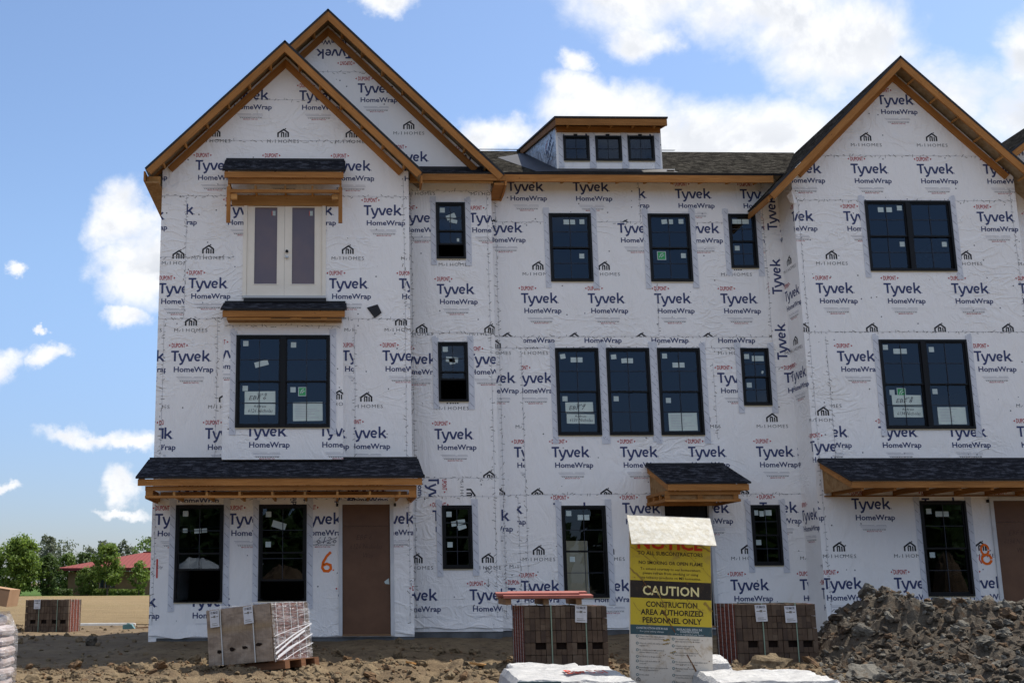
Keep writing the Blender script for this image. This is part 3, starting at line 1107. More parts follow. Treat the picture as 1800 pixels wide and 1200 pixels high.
# skirt roof over the big window
cB, zb = shed_canopy(H6, -2.14, .25, YL, -1.62, 6.65, 6.37, 'canopy')
box_part('beam', cB, -2.06, .19, -1.575, -1.50, zb - .045, zb - .003, 'woodpale')
for a in (-1.2, -.6, -.1): box_part('soffit_gap', cB, a, a + .38, -1.577, -1.5755, zb - .028, zb - .012, 'felt')
box_part('soffit', cB, -2.06, .19, -1.495, YB - .003, zb - .04, zb - .015, 'osb')
mb = MB(); mb.box(-1.78, -.12, YL - .06, YL - .004, 6.66, 6.74, 'felt'); mb.build('flashing_strip', cB)

# long porch roof over the ground floor
cC, zb = shed_canopy(H6, -3.55, 1.66, YL, -2.40, 3.50, 3.03, 'porch_roof')
box_part('beam', cC, -3.42, 1.56, -2.34, -2.30, zb - .085, zb - .002, 'wood')
box_part('beam', cC, -3.42, 1.56, -2.34, -2.29, zb - .22, zb - .175, 'wood')
for x in (-3.36, -2.9, -2.3, -1.7, -1.1, -.5, .1, .7, 1.25, 1.50):
    box_part('joist', cC, x - .02, x + .02, -2.285, YL - .003, zb - .20, zb - .10, 'woodpale')
for x in (-3.40, 1.42): box_part('post_block', cC, x, x + .12, -2.335, -2.30, zb - .172, zb - .087, 'wood')
for x in (-3.42, 1.52): box_part('end_joist', cC, x, x + .04, -2.285, YL - .003, zb - .23, zb - .02, 'wood')
box_part('wall_ledger', cC, -3.33, 1.47, YL - .045, YL - .003, zb - .09, zb - .01, 'wood')

# scrap of roofing felt left on the wall
mb = MB()
mb.poly([(.70, YL - .012, 6.55), (.86, YL - .02, 6.33), (1.0, YL - .03, 6.44), (.92, YL - .012, 6.62)], 'felt')
mb.build('felt_scrap', H6)

# recessed right part with its own gable
RW = {'w3': (2.185, 2.805, 7.735, 8.97), 'w2': (2.18, 2.795, 4.72, 5.96), 'w1': (2.20, 2.805, 1.37, 2.62)}
holesR = [hole_of(v) for v in RW.values()]
XR0, XR1 = 1.58, 3.37
mb = MB()
wall_grid(mb, XR0, XR1, .16, 9.62, YR, holesR)
g2 = [(-3.4, 9.5), (3.33, 9.5), (-.09, 12.99)]
mb.poly([(XR0, YR, 9.62), (3.30, YR, 9.62), (-.09, YR, 12.99), (-3.3, YR, 9.8), (XR0, YR, 9.8)], 'wrap')
mb.poly([(XR1, YR, .16), (XR1, .0, .16), (XR1, .0, 9.62), (XR1, YR, 9.62)], 'wrap')
fr = Face(mb, lambda x, z, p: (x, YR - p, z), holesR)
fr.sheet(ccw_rect(XR0, 6.15, XR1, 9.2), 2.18, 6.98)
fr.sheet(ccw_rect(XR0, 3.17, XR1, 6.15), 2.08, 3.95)
fr.sheet(ccw_rect(XR0, .35, XR1, 2.79), 2.72, .76)
fr.motif(LOGO_A, 1.94, 3.20, ccw_rect(XR0, 2.79, XR1, 3.15), -math.pi/2)
fr.motif(LOGO_B, 1.98, 3.16, ccw_rect(XR0, 2.79, XR1, 3.15), -math.pi/2)
up2 = [(XR0 - 2.6, 9.72), (3.2, 9.72), (1.04, 11.9), (-1.2, 11.9)]
fr.sheet(up2, .55, 11.43)
fr.motif(LOGO_A, .44, 12.43, [(-1.2, 11.9), (1.04, 11.9), (-.09, 12.99)], math.pi)
for a in ((XR0, 9.22, XR1, 9.22), (XR0, 6.15, XR1, 6.15), (XR0, 3.16, XR1, 3.16), (XR0, 2.79, XR1, 2.79), (3.27, .4, 3.27, 9.2), (-.7, 11.9, 1.0, 11.9), (1.66, .3, 1.66, 9.2)):
    fr.seam(*a, rnd)
for P_ in ([(3.10, 1.18), (3.095, 1.02)], [(3.06, 1.07), (3.095, 1.02), (3.13, 1.07)], [(3.04, 1.40), (3.07, 1.34), (3.09, 1.40), (3.12, 1.34), (3.16, 1.41)], [(3.03, 1.30), (3.09, 1.33), (3.13, 1.28), (3.18, 1.33)]):
    fr.tris(ribbon(P_, .009), 'penblack', None, 3)
mb.build('recessed_wall', H6)
window(H6, RW['w3'], YR, rnd, 1, .22, [st(.23, .135), st(.52, .25, .20, .11, 22), st(.60, .33, .16, .08, -12), st(.75, .655, .05, .07)])
window(H6, RW['w2'], YR, rnd, 1, .33, [st(.25, .12), st(.47, .295, .25, .11, -6), st(.47, .32, .12, .13, 10)])
window(H6, RW['w1'], YR, rnd, 1, 0, [st(.24, .14), st(.42, .29, .13, .10, 8), st(.62, .27, .18, .11, 5), st(.66, .34, .17, .10, 18), st(.26, .62)])

# side, back walls, floors
mb = MB()
mb.box(XL0, XL0 + .15, YL + .002, 10.4, -.3, 9.42, 'wrap')
mb.build('side_wall', H6)
mb = MB(); mb.box(XL0 + .15, 3.4, 10.25, 10.4, -.3, 9.6, 'wrap'); mb.build('back_wall', H6)
mb = MB()
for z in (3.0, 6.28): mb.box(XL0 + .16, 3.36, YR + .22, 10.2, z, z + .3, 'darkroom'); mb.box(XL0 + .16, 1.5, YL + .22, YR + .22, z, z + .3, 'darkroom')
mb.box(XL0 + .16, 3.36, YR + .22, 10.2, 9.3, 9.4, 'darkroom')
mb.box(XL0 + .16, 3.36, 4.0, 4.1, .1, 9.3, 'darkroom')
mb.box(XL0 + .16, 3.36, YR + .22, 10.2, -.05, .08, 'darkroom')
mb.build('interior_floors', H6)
mb = MB()
mb.box(XL0 + .02, XL1 - .0, YL + .02, YL + .2, -.4, .118, 'concrete'); mb.box(XL1, XR1 - .02, YR + .02, YR + .2, -.4, .16, 'concrete')
mb.build('foundation', H6)
# loose hem of the wrap along the ground
mb = MB()


def hem(mb, x0, x1, Y, zt, zb, rn):
    n = max(6, int((x1-x0)/.12))
    for i in range(n):
        a, b = x0 + (x1-x0)*i/n, x0 + (x1-x0)*(i+1)/n
        f = lambda x: Y - .012 - .02*(1 + math.sin(x*9))*.5 - .02*noise.noise(Vector((x*3, Y, 1)))
        zz = lambda x: zb + .05*noise.noise(Vector((x*2.2, Y, 5)))
        mb.poly([(a, f(a), zz(a)), (b, f(b), zz(b)), (b, Y - .008, zt), (a, Y - .008, zt)], 'wrap')


for a, b, yh, zt, zb in ((XL0, E_DOOR[0], YL, .34, .12), (E_DOOR[1], XL1, YL, .34, .16), (XR0 + .02, XR1, YR, .42, .24)):
    mb = MB(); hem(mb, a, b, yh, zt, zb, rnd); mb.build('wrap_hem', H6)

# roofs of the end house
th = .045
gable_roof_parts(H6, -.98, 12.12, -3.78, 1.85, -1.45, YL, -.36, 'shdark', wallw=(XL0, XL1),
                 left_poly=[(-3.78, -1.45, 9.32), (-.98, -1.45, 12.12), (-.98, -.36, 12.12), (-3.78, -.36, 9.32)],
                 right_poly=[(-.98, -1.45, 12.12), (1.85, -1.45, 9.29), (1.85, -.42, 9.29), (-.98, -.42, 12.12)])
gable_roof_parts(H6, -.09, 13.13, -3.79, 3.60, -.88, YR, 10.6, 'shside', wallw=(-3.0, 3.2), sides=('l', 'r'),
                 right_poly=[(-.09, -.88, 13.13), (3.60, -.88, 9.44), (3.60, 10.6, 9.44), (-.09, 10.6, 13.13)])
# left eave: fascia and boxed soffit running back
box_part('eave_fascia', H6, -3.80, -3.765, -1.42, 10.5, 9.06, 9.26, 'wood')
mb = MB(); mb.box(-3.76, XL0 - .003, -1.40, 10.4, 9.02, 9.05, 'osb'); mb.build('soffit', H6)
for i in range(8):
    y = -1.2 + i*.61
    box_part('rafter_tail', H6, -3.76, XL0 - .003, y - .02, y + .02, 9.055, 9.22, 'woodpale')
# right tips of the two gables
mb = MB(); mb.prism([(-1.40, 9.04), (-1.40, 9.21), (-.96, 9.21), (-.96, 9.04)], 1.80, 1.835, 'wood'); recalc(mb.build('eave_fascia', H6))
mb = MB()
mb.prism([(-.84, 9.30), (-.84, 9.20), (-.36, 9.13), (0.0, 9.13), (0.0, 9.32)], 3.60, 3.64, 'wood'); recalc(mb.build('eave_fascia', H6))
mb = MB(); mb.prism([(-.80, 9.27), (-.80, 9.22), (.0, 9.14), (.0, 9.2)], XR1 + .01, 3.595, 'wood'); recalc(mb.build('soffit', H6))
# pent roof at the foot of the rear gable
mb = MB(); mb.slab([(1.62, -.86, 9.47), (3.60, -.86, 9.47), (3.40, YR - .003, 9.70), (1.62, YR - .003, 9.70)], .03, 'shdark', 'deck', 'felt')
pr = mb.build('pent_roof', H6)
box_part('fascia', pr, 1.62, 3.62, -.85, -.81, 9.30, 9.435, 'wood')
mb = MB(); mb.box(1.6, 3.2, YR - .03, YR - .004, 9.66, 9.76, 'felt'); mb.build('flashing_strip', pr)
box_part('ledger', pr, 1.62, 3.36, -.80, -.77, 9.26, 9.38, 'woodpale')
# sun-warmed wrap tucked up under the eave
# ------------------------------------------------------------------ middle townhouse (lot 7)
rnd = random.Random(11)
H7 = thing('townhouse', 'middle townhouse with flat front and a shed dormer on its grey shingle roof', 'townhouse', (6.4, YM, 0), 'attached townhouses under construction')
MW = {'a3': (4.65, 5.56, 7.35, 8.86), 'b3': (6.79, 7.70, 7.35, 8.86), 'c3': (8.54, 9.135, 7.65, 8.86),
      'a2': (4.675, 5.59, 4.07, 5.91), 'b2': (5.75, 6.665, 4.07, 5.91), 'c2': (6.83, 7.74, 4.07, 5.91), 'd2': (8.60, 9.20, 4.69, 5.91),
      'a1': (4.68, 5.59, .79, 2.63), 'b1': (8.585, 9.19, 1.41, 2.63)}
M_DOOR = (6.73, 7.79, .20, 2.72)
XM0, XM1 = 3.38, 9.66
holesM = [hole_of(v) for v in MW.values()] + [(M_DOOR[0] + .03, M_DOOR[1] - .03, .20, M_DOOR[3] - .03)]
mb = MB()
wall_grid(mb, XM0, XM1, .16, 9.66, YM, holesM)
fm = Face(mb, lambda x, z, p: (x, YM - p, z), holesM)
fm.sheet(ccw_rect(XM0, 8.66, 6.63, 9.64), 3.78, 9.36)
fm.sheet(ccw_rect(6.63, 8.66, 9.30, 9.64), 7.42, 9.21)
fm.sheet(ccw_rect(XM0, 6.15, 9.30, 8.66), 4.0, 6.88)
fm.sheet(ccw_rect(4.02, 5.91, 9.23, 6.15), 5.25, 6.24)
fm.sheet(ccw_rect(XM0, 2.85, 3.96, 6.15), 2.33, 3.62)
fm.sheet(ccw_rect(3.96, 2.85, XM1, 5.91), 4.53, 3.62)
fm.sheet(ccw_rect(XM0, .35, 3.77, 2.85), 2.83, 2.33)
fm.sheet(ccw_rect(3.77, .35, XM1, 2.85), 5.94, 2.47)
bt = ccw_rect(9.30, 5.55, XM1, 9.64)
for z in (4.24, 5.66, 7.08, 8.50): fm.motif(LOGO_A, 9.60, z, bt, math.pi/2)
for a in ((XM0, 8.66, 9.3, 8.66), (6.63, 8.7, 6.63, 9.6), (XM0, 6.15, 9.3, 6.15), (XM0, 5.91, 9.3, 5.91), (3.96, .4, 3.96, 5.9), (XM0, 2.85, XM1, 2.85), (6.9, 6.2, 6.9, 7.3),
          (9.30, 5.5, 9.30, 9.6), (8.0, 4.0, 8.0, 5.6), (3.5, .4, 3.5, 9.3), (9.3, 5.5, XM1, 5.5), (3.8, .4, 3.8, 2.8)):
    fm.seam(*a, rnd)
mb.build('front_wall', H7)
s3 = [st(.42, .125, .12), st(.56, .125, .12), st(.79, .12)]
nA, nB = notice_rows('EBF 7', '6130 Nicholas')
window(H7, MW['a3'], YM, rnd, 1, 0, s3 + [st(.76, .62)])
window(H7, MW['b3'], YM, rnd, 1, 0, [st(.40, .115, .12, .10, 6), st(.55, .115), st(.80, .11), st(.30, .61, .16, .16, 0, 'green'), st(.82, .61)])
window(H7, MW['c3'], YM, rnd, 1, 0, [st(.25, .135), st(.42, .135, .09), st(.63, .135, .16), st(.29, .62)])
window(H7, MW['a2'], YM, rnd, 1, 0, [st(.18, .095, .11, .1, 8), st(.43, .135, .13), st(.575, .135), st(.2, .58)], [(.52, .68, .58, .22, nA), (.54, .81, .58, .2, nB)])
window(H7, MW['b2'], YM, rnd, 1, 0, [st(.18, .10, .11, .1, 5), st(.42, .145, .12, .1, 4), st(.565, .145), st(.2, .58)])
window(H7, MW['c2'], YM, rnd, 1, 0, [st(.18, .09), st(.42, .195, .12), st(.575, .195), st(.22, .60)], [(.53, .845, .60, .37, [('', 0, 0, 0, 0, None)])])
window(H7, MW['d2'], YM, rnd, 1, 0, [st(.23, .145), st(.62, .18, .25, .11), st(.27, .64), st(.75, .42, .04, .06, -20)])
window(H7, MW['a1'], YM, rnd, 1, 0, [st(.17, .085), st(.44, .13, .13), st(.575, .13), st(.22, .585)])
window(H7, MW['b1'], YM, rnd, 1, 0, [st(.18, .13), st(.38, .145, .09, .11), st(.60, .13, .15, .11), st(.23, .62)])
d7 = entry_door(H7, M_DOOR, YM, None)
# dark door standing open inside the frame
mb = MB()
for i in range(5):
    mb.box(M_DOOR[0] + .10 + i*.17, M_DOOR[0] + .265 + i*.17, YM + .06, YM + .09, .24, 2.63, 'frame')
mb.build('door_panel', d7)
# canopy over the middle door
cD, zb = shed_canopy(H7, 6.49, 8.07, YM, -1.45, 3.46, 2.985, 'canopy', cheek=True)
box_part('beam', cD, 6.44, 7.92, -1.38, -1.34, zb - .075, zb - .003, 'wood')
box_part('beam', cD, 6.44, 7.92, -1.38, -1.34, zb - .21, zb - .165, 'wood')
for x in (6.44, 7.08, 7.78): box_part('frame_block', cD, x, x + .10, -1.375, -1.345, zb - .163, zb - .077, 'wood')
box_part('soffit_board', cD, 6.50, 7.86, -1.33, -1.31, zb - .16, zb - .06, 'osb')
for x in (6.44, 7.88):
    box_part('side_joist', cD, x, x + .04, -1.335, YM - .003, zb - .06, zb - .003, 'wood')
    box_part('side_joist', cD, x, x + .04, -1.335, YM - .003, zb - .21, zb - .15, 'wood')
    for y in (-1.0, -.55, -.12): box_part('side_stud', cD, x + .002, x + .038, y, y + .05, zb - .148, zb - .062, 'wood')
box_part('wall_ledger', cD, 6.49, 7.87, YM - .05, YM - .003, zb - .21, zb - .02, 'wood')

# main roof, eave and dormer
RZ, RS = 9.63, .466
def roof_z(y): return RZ + RS*(y + .45)
YRG = 5.0
mb = MB()
mb.slab([(3.3, -.47, roof_z(-.47)), (9.9, -.47, roof_z(-.47)), (12.2, YRG, roof_z(YRG)), (3.3, YRG, roof_z(YRG))], .05, 'shgrey', 'deck', 'felt')
mb.build('roof_slope', H7)
mb = MB()
mb.slab([(3.3, YRG, roof_z(YRG)), (12.2, YRG, roof_z(YRG)), (12.2, 10.7, roof_z(YRG) - 2.65), (3.3, 10.7, roof_z(YRG) - 2.65)], .05, 'shgrey', 'deck', 'felt')
mb.build('roof_slope', H7)
mb = MB(); mb.slab([(3.55, YRG - .14, roof_z(YRG) + .0), (3.55, YRG + .0, roof_z(YRG) + .045), (9.0, YRG, roof_z(YRG) + .045), (9.0, YRG - .14, roof_z(YRG))], .012, 'shgrey', 'felt', 'felt')
mb.build('ridge_cap', H7)
box_part('fascia', H7, 3.66, 9.42, -.45, -.41, 9.42, 9.575, 'wood')
for i in range(10):
    x = 3.75 + i*.6
    mb = MB(); mb.prism([(-.408, 9.53), (-.408, 9.44), (-.004, 9.53), (-.004, 9.70)], x - .02, x + .02, 'woodpale'); recalc(mb.build('rafter_tail', H7))
# dormer
YD = .25
dx0, dx1 = 4.92, 7.26
dz0, dz1 = 9.90, 10.93
DW = [(5.08, 5.66, 10.14, 10.725), (5.79, 6.375, 10.14, 10.725), (6.51, 7.10, 10.145, 10.73)]
mb = MB()
hd = [hole_of(r) for r in DW]
wall_grid(mb, dx0, dx1, dz0, dz1, YD, hd)
fdm = Face(mb, lambda x, z, p: (x, YD - p, z), hd)
fdm.sheet(ccw_rect(dx0, 10.2, dx1, dz1), 4.96, 10.55)
dorm = mb.build('dormer', H7)
def dzr(y): return 11.02 + .225*(y + .1)
for x in (dx1, dx0):
    mb = MB()
    P = [(x, YD, dz0), (x, YD, dz1), (x, 4.6, dzr(4.6) - .1), (x, 4.6, roof_z(4.6) - .1)]
    mb.poly(P, 'foil')
    if x == dx1: mb.build('cheek_wall', dorm)
fs = Face(mb, lambda u, z, p: (dx0 - p, YD + 3.2 - u, z))
fs.motif(LOGO_A, 2.1, 10.55, [(.2, 10.0), (3.2, 10.0), (3.2, 10.9), (.2, 11.6)], .35)
mb.build('cheek_wall', dorm)
mb = MB()
mb.slab([(4.84, -.12, dzr(-.12) + .02), (7.33, -.12, dzr(-.12) + .02), (7.33, 5.0, dzr(5.0) + .02), (4.84, 5.0, dzr(5.0) + .02)], .04, 'shdark', 'deck', 'felt')
mb.build('dormer_roof', dorm)
box_part('fascia', dorm, 4.86, 7.31, -.10, -.06, 10.84, 10.985, 'wood')
mb = MB()
for x in (4.87, 7.27):
    A = [(-.055, 10.85), (-.055, 10.99), (4.6, dzr(4.6) - .03), (4.6, dzr(4.6) - .17)]
    mb.prism(A, x, x + .035, 'wood')
recalc(mb.build('rake_board', dorm))
box_part('wall_ledger', dorm, 4.94, 7.24, YD - .045, YD - .004, 10.80, 10.93, 'wood')
for i in range(5):
    x = 5.15 + i*.48
    box_part('lookout', dorm, x, x + .04, -.055, YD - .05, 10.88, 10.95, 'woodpale')
for r in DW:
    window(H7, r, YD, rnd, 1, 0, [], name='dormer_window', hung=False)
for r in DW:
    cxw = (r[0] + r[1])/2
    box_part('head_tab', dorm, cxw - .05, cxw + .03, YD - .02, YD - .002, r[3] + .005, r[3] + .04, 'felt')
mb = MB()
e = .012
def rp(x, y): return (x, y, roof_z(y) + e)
mb.poly([rp(4.02, 2.9), rp(4.35, -.4), rp(7.4, -.4), rp(7.36, YD - .01), rp(dx0 - .005, YD - .01), rp(dx0 - .005, 4.3)], 'felt')
mb.build('felt_underlay', dorm)
box_part('step_scrap', dorm, 7.2, 7.36, -.3, -.22, roof_z(-.25) + .02, roof_z(-.25) + .045, 'cream')
# back, floors
mb = MB()
wall_grid(mb, XM0, XM1, -.3, 9.5, 10.3, [(6.60, 7.42, .70, 2.25)])
mb.build('back_wall', H7)
mb = MB()
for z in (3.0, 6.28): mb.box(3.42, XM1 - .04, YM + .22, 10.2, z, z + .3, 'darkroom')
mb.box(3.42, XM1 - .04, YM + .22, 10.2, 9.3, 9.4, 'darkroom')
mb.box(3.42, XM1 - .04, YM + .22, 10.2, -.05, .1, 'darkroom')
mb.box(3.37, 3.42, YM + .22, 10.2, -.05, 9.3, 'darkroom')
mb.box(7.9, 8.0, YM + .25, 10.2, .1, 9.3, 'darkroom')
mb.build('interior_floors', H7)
mb = MB()
hem(mb, XM0 + .02, M_DOOR[0], YM, .36, .2, rnd); mb.build('wrap_hem', H7)
mb = MB(); hem(mb, M_DOOR[1], XM1 - .02, YM, .36, .2, rnd); mb.build('wrap_hem', H7)
box_part('foundation', H7, XM0, XM1 - .02, YM + .02, YM + .2, -.4, .158, 'concrete')

# ------------------------------------------------------------------ townhouse at the right (lot 8)
rnd = random.Random(19)
H8 = thing('townhouse', 'right hand townhouse with a single wide front gable behind the dirt pile', 'townhouse', (12, YT, 0), 'attached townhouses under construction')
TW = {'t3': (11.165, 12.99, 7.38, 8.905), 't2': (11.185, 13.015, 4.09, 5.93), 't1': (11.705, 12.635, .79, 2.65)}
T_DOOR = (13.12, 14.20, .22, 2.72)
XT0, XT1 = 9.66, 14.42
holesT = [hole_of(v) for v in TW.values()] + [(T_DOOR[0] + .03, T_DOOR[1] - .03, .22, T_DOOR[3] - .03)]
mb = MB()
wall_grid(mb, XT0, XT1, .1, 9.3, YT, holesT)
APX, APZ = 12.03, 11.98
outl = [(XT0, 9.3), (XT1, 9.3), (APX, 11.84), ]
mb.poly([(x, YT, z) for x, z in [(XT0, 9.3), (XT1, 9.3), (XT1, 9.45), (APX, 11.86), (XT0, 9.49)]], 'wrap')
mb.poly([(XT0, YT, .1), (XT0, YT, 9.53), (XT0, YM + .05, 9.53), (XT0, YM + .05, .1)], 'wrap')
mb.poly([(XT1, YT, .1), (XT1, .3, .1), (XT1, .3, 9.3), (XT1, YT, 9.3)], 'wrap')
ft = Face(mb, lambda x, z, p: (x, YT - p, z), holesT)
ft.sheet([(XT0, 8.91), (XT1, 8.91), (XT1, 9.45), (APX, 11.86), (XT0, 9.49)], 10.95, 9.51)
ft.sheet(ccw_rect(XT0, 6.09, XT1, 8.91), 9.99, 6.91)
ft.sheet(ccw_rect(10.1, 3.40, XT1, 6.09), 10.31, 5.48)
ft.sheet(ccw_rect(XT0, 3.40, 10.1, 6.09), 9.54, 3.64)
ft.sheet(ccw_rect(XT0, .3, XT1, 3.1), 10.34, 2.49)
# return wall facing left, its sheets run on round the corner
fsd = Face(mb, lambda u, z, p: (XT0 - p, YM - u, z))
fsd.sheet(ccw_rect(0, 6.09, .8, 9.4), 9.99 - XT0 + .8 - .45, 8.46)
fsd.sheet(ccw_rect(0, 3.0, .8, 6.09), 9.54 - XT0 + .8, 3.64)
fsd.sheet(ccw_rect(0, .3, .8, 2.85), -.05, 2.3)
for a in ((XT0, 8.91, XT1, 8.91), (XT0, 6.09, XT1, 6.09), (10.1, 3.5, 10.1, 6.0), (XT0 + .1, .3, XT0 + .1, 8.9), (XT1 - .12, 3.5, XT1 - .12, 9.2), (10.2, 9.9, 13.8, 9.9), (XT1 - .25, .3, XT1 - .25, 2.8)):
    ft.seam(*a, rnd)
# orange figure by the door
o8 = arc(12.93, 1.68, .085, .10, 90, 400, 10) + arc(12.95, 1.50, .10, .085, 60, -290, 12)
ft.tris(ribbon(arc(12.93, 1.685, .075, .10, 0, 352, 14), .042), 'paintorange', None, 3)
ft.tris(ribbon(arc(12.95, 1.50, .095, .09, 0, 350, 14), .048), 'paintorange', None, 4)
ft.tris(ribbon([(12.82, 1.58), (12.80, 1.50), (12.84, 1.42)], .02), 'paintred', None, 3)
mb.build('front_wall', H8)
nA, nB = notice_rows('EBF 8', '6134 Nicholas')
window(H8, TW['t3'], YT, rnd, 2, 0, [st(.19, .125, .12), st(.285, .125, .13), st(.41, .10), st(.41, .61), st(.90, .61)])
window(H8, TW['t2'], YT, rnd, 2, 0, [st(.08, .085), st(.205, .13, .14), st(.285, .13, .12), st(.60, .11), st(.115, .59), st(.22, .59, .15, .15, 0, 'green'), st(.60, .58)],
       [(.27, .68, .60, .22, nA), (.275, .81, .60, .21, nB), (.765, .85, .58, .35, [('', 0, 0, 0, 0, None)])])
window(H8, TW['t1'], YT, rnd, 1, 0, [st(.2, .11), st(.42, .14, .15), st(.57, .14), st(.20, .57)])
entry_door(H8, T_DOOR, YT, 'hardboard', ('EBF 8', '6134 Nicholas', 'Way'))
cE, zb = shed_canopy(H8, 9.76, 15.2, YT, -2.20, 3.47, 2.965, 'porch_roof', cheek=True)
for i in range(9):
    x = 9.95 + i*.62
    box_part('rafter_tail', cE, x, x + .05, -2.15, YT - .003, zb - .045, zb + .06, 'wood')
box_part('wall_ledger', cE, 9.80, 15.1, YT - .05, YT - .003, zb - .07, zb - .048, 'wood')
gable_roof_parts(H8, APX, APZ, 8.97, 15.09, -1.25, YT, 4.6, 'shside', wallw=(XT0, XT1),
                 left_poly=[(8.97, -1.25, 8.92), (12.03, -1.25, 11.98), (12.03, 4.9, 11.98), (9.86, .05, 9.81), (8.97, -.01, 8.92)])
mb = MB(); mb.prism([(-1.2, 8.74), (-1.2, 8.86), (-.01, 8.86), (-.01, 8.74)], 8.975, 9.005, 'wood'); recalc(mb.build('eave_fascia', H8))
for y in (-1.0, -.45):
    mb = MB(); mb.board((9.01, y, 8.90), (XT0 - .01, y, 9.55), .09, .035, 'woodpale'); recalc(mb.build('rafter_tail', H8))
# loose flap of wrap at the corner under the gable
mb = MB()
mb.poly([(9.63, YT - .03, 9.12), (9.72, YT - .05, 9.14), (9.74, YT - .02, 8.86), (9.66, YT - .05, 8.82)], 'wrap')
mb.poly([(9.56, YT + .05, 9.02), (9.63, YT - .03, 9.12), (9.66, YT - .05, 8.82), (9.6, YT + .02, 8.86)], 'wrap')
mb.build('loose_flap', H8)
# part beyond the gable, mostly outside the frame
mb = MB(); mb.box(XT1, 18, -.38, -.28, .1, 9.9, 'wrap')
f9 = Face(mb, lambda x, z, p: (x, -.38 - p, z)); f9.sheet(ccw_rect(XT1 + .01, .3, 17.9, 9.2), 14.1, 6.9)
mb.build('recessed_wall', H8)
mb = MB(); mb.slab([(14.2, -.85, 9.88), (17, -.85, 11.95), (17, 10.6, 11.95), (14.2, 10.6, 9.88)], .05, 'shside', 'deck', 'felt'); mb.build('roof_slope', H8)
mb = MB(); mb.slab([(17, -.85, 11.95), (18.6, -.85, 10.77), (18.6, 10.6, 10.77), (17, 10.6, 11.95)], .05, 'shside', 'deck', 'felt'); mb.build('roof_slope', H8)
mb = MB()
mb.poly([(XT1, -.382, 9.85), (18, -.382, 9.85), (18, -.382, 11.12), (17, -.382, 11.86), (XT1, -.382, 9.96)], 'wrap')
f9 = Face(mb, lambda x, z, p: (x, -.382 - p, z)); f9.sheet([(XT1, 9.9), (18, 9.9), (18, 11.1), (17, 11.84), (XT1, 9.95)], 14.8, 10.3)
mb.build('gable_wall', H8)
for a, b in (((14.22, -.83, 9.84), (17, -.83, 11.89)), ((17, -.83, 11.89), (18.58, -.83, 10.72))):
    mb = MB(); mb.board(a, b, .135, .04, 'wood'); recalc(mb.build('barge_board', H8))
mb = MB(); mb.box(17.85, 18, -.27, 10.5, -.3, 10.7, 'wrap'); mb.build('side_wall', H8)
mb = MB(); mb.box(9.5, 17.848, 10.25, 10.4, -.3, 10, 'wrap'); mb.build('back_wall', H8)
mb = MB()
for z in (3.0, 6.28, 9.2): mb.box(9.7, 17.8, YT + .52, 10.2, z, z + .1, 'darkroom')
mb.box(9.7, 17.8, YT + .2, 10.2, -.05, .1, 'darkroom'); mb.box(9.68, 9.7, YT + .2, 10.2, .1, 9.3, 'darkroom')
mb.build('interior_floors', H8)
box_part('foundation', H8, XT0 + .02, 18, YT + .02, YT + .2, -.4, .098, 'concrete')
# ------------------------------------------------------------------ ground
M['soil'] = m_soil('building_site_soil', ((.150, .110, .070), (.215, .162, .10), (.075, .055, .038)))
M['pilesoil'] = m_soil('heaped_clay', ((.084, .070, .055), (.115, .10, .080), (.098, .064, .040)), 1.6)
M['greyclay'] = m_soil('grey_clay', ((.13, .122, .105), (.17, .16, .138), (.11, .085, .06)), 1.3, .03)
M['straw'] = None


def m_field():
    m, t, b = mat('dry_field', (.30, .21, .085), .95, .05)
    p = geo(t)
    s = t.scale(p, (.35, 1.6, 1))
    c = t.mix(t.smooth(t.noise(s, .55, 8, .7), .3, .7), (.25, .185, .105), (.18, .13, .072))
    c = t.mix(t.math('MULTIPLY', t.smooth(t.noise(t.scale(p, (1, 3.5, 1)), 2.5, 6, .75), .45, .75), .7), c, (.40, .31, .17))
    c = t.mix(t.math('MULTIPLY', t.smooth(t.noise(s, .09, 5, .6), .55, .75), .35), c, (.16, .15, .05))
    t.l.new(c, b.inputs['Base Color'])
    bump(t, b, t.noise(p, 5, 8, .75), 1, .15)
    return m


M['straw'] = m_field()
M['lawn'] = m_varied('lawn', (.045, .085, .02), (.075, .12, .03), .6, .95, .05)


def lerp(a, b, t): return a + (b-a)*max(0, min(1, t))


def base_z(x, y):
    if y > 10: return lerp(-.22, -.36, (y-10)/90)
    if y > -.9: z = -.2 if x < -3.6 or y > 1 else .05
    else:
        z = lerp(.05, -.2, (-.9 - y)/2.6)
        z = lerp(z, -.30, (-3.5 - y)/6)
        z = lerp(z, -.45, (-9.5 - y)/12)
    if x < -3.5: z = lerp(z, -.22 if y > -4 else z, (-3.5 - x)/1.2)
    return z


def gz(x, y):
    z = base_z(x, y)
    k = 1.0 if -16 < y < 14 and abs(x) < 24 else .3
    n = noise.fractal(Vector((x*.55, y*.55, 3)), 1.0, 2.0, 4)*.055
    n2 = noise.fractal(Vector((x*2.3, y*2.3, 9)), .9, 2.1, 4)
    # churned band in front of the houses
    ch = math.exp(-((y + 5.6)/2.0)**2)*(.8 + .6*noise.noise(Vector((x*.4, 7, 1))))
    if x < -3.2 and y > -4.4: ch *= .3
    return z + k*(n + n2*(.022 + .105*max(0, ch)) + (abs(noise.noise(Vector((x*3.1, y*3.1, 2))))*.13*max(0, ch) if k == 1.0 else 0))


def axis(segs):
    out = []
    for a, b, s in segs:
        n = max(1, int(round((b-a)/s)))
        out += [a + (b-a)*i/n for i in range(n)]
    return out + [segs[-1][1]]


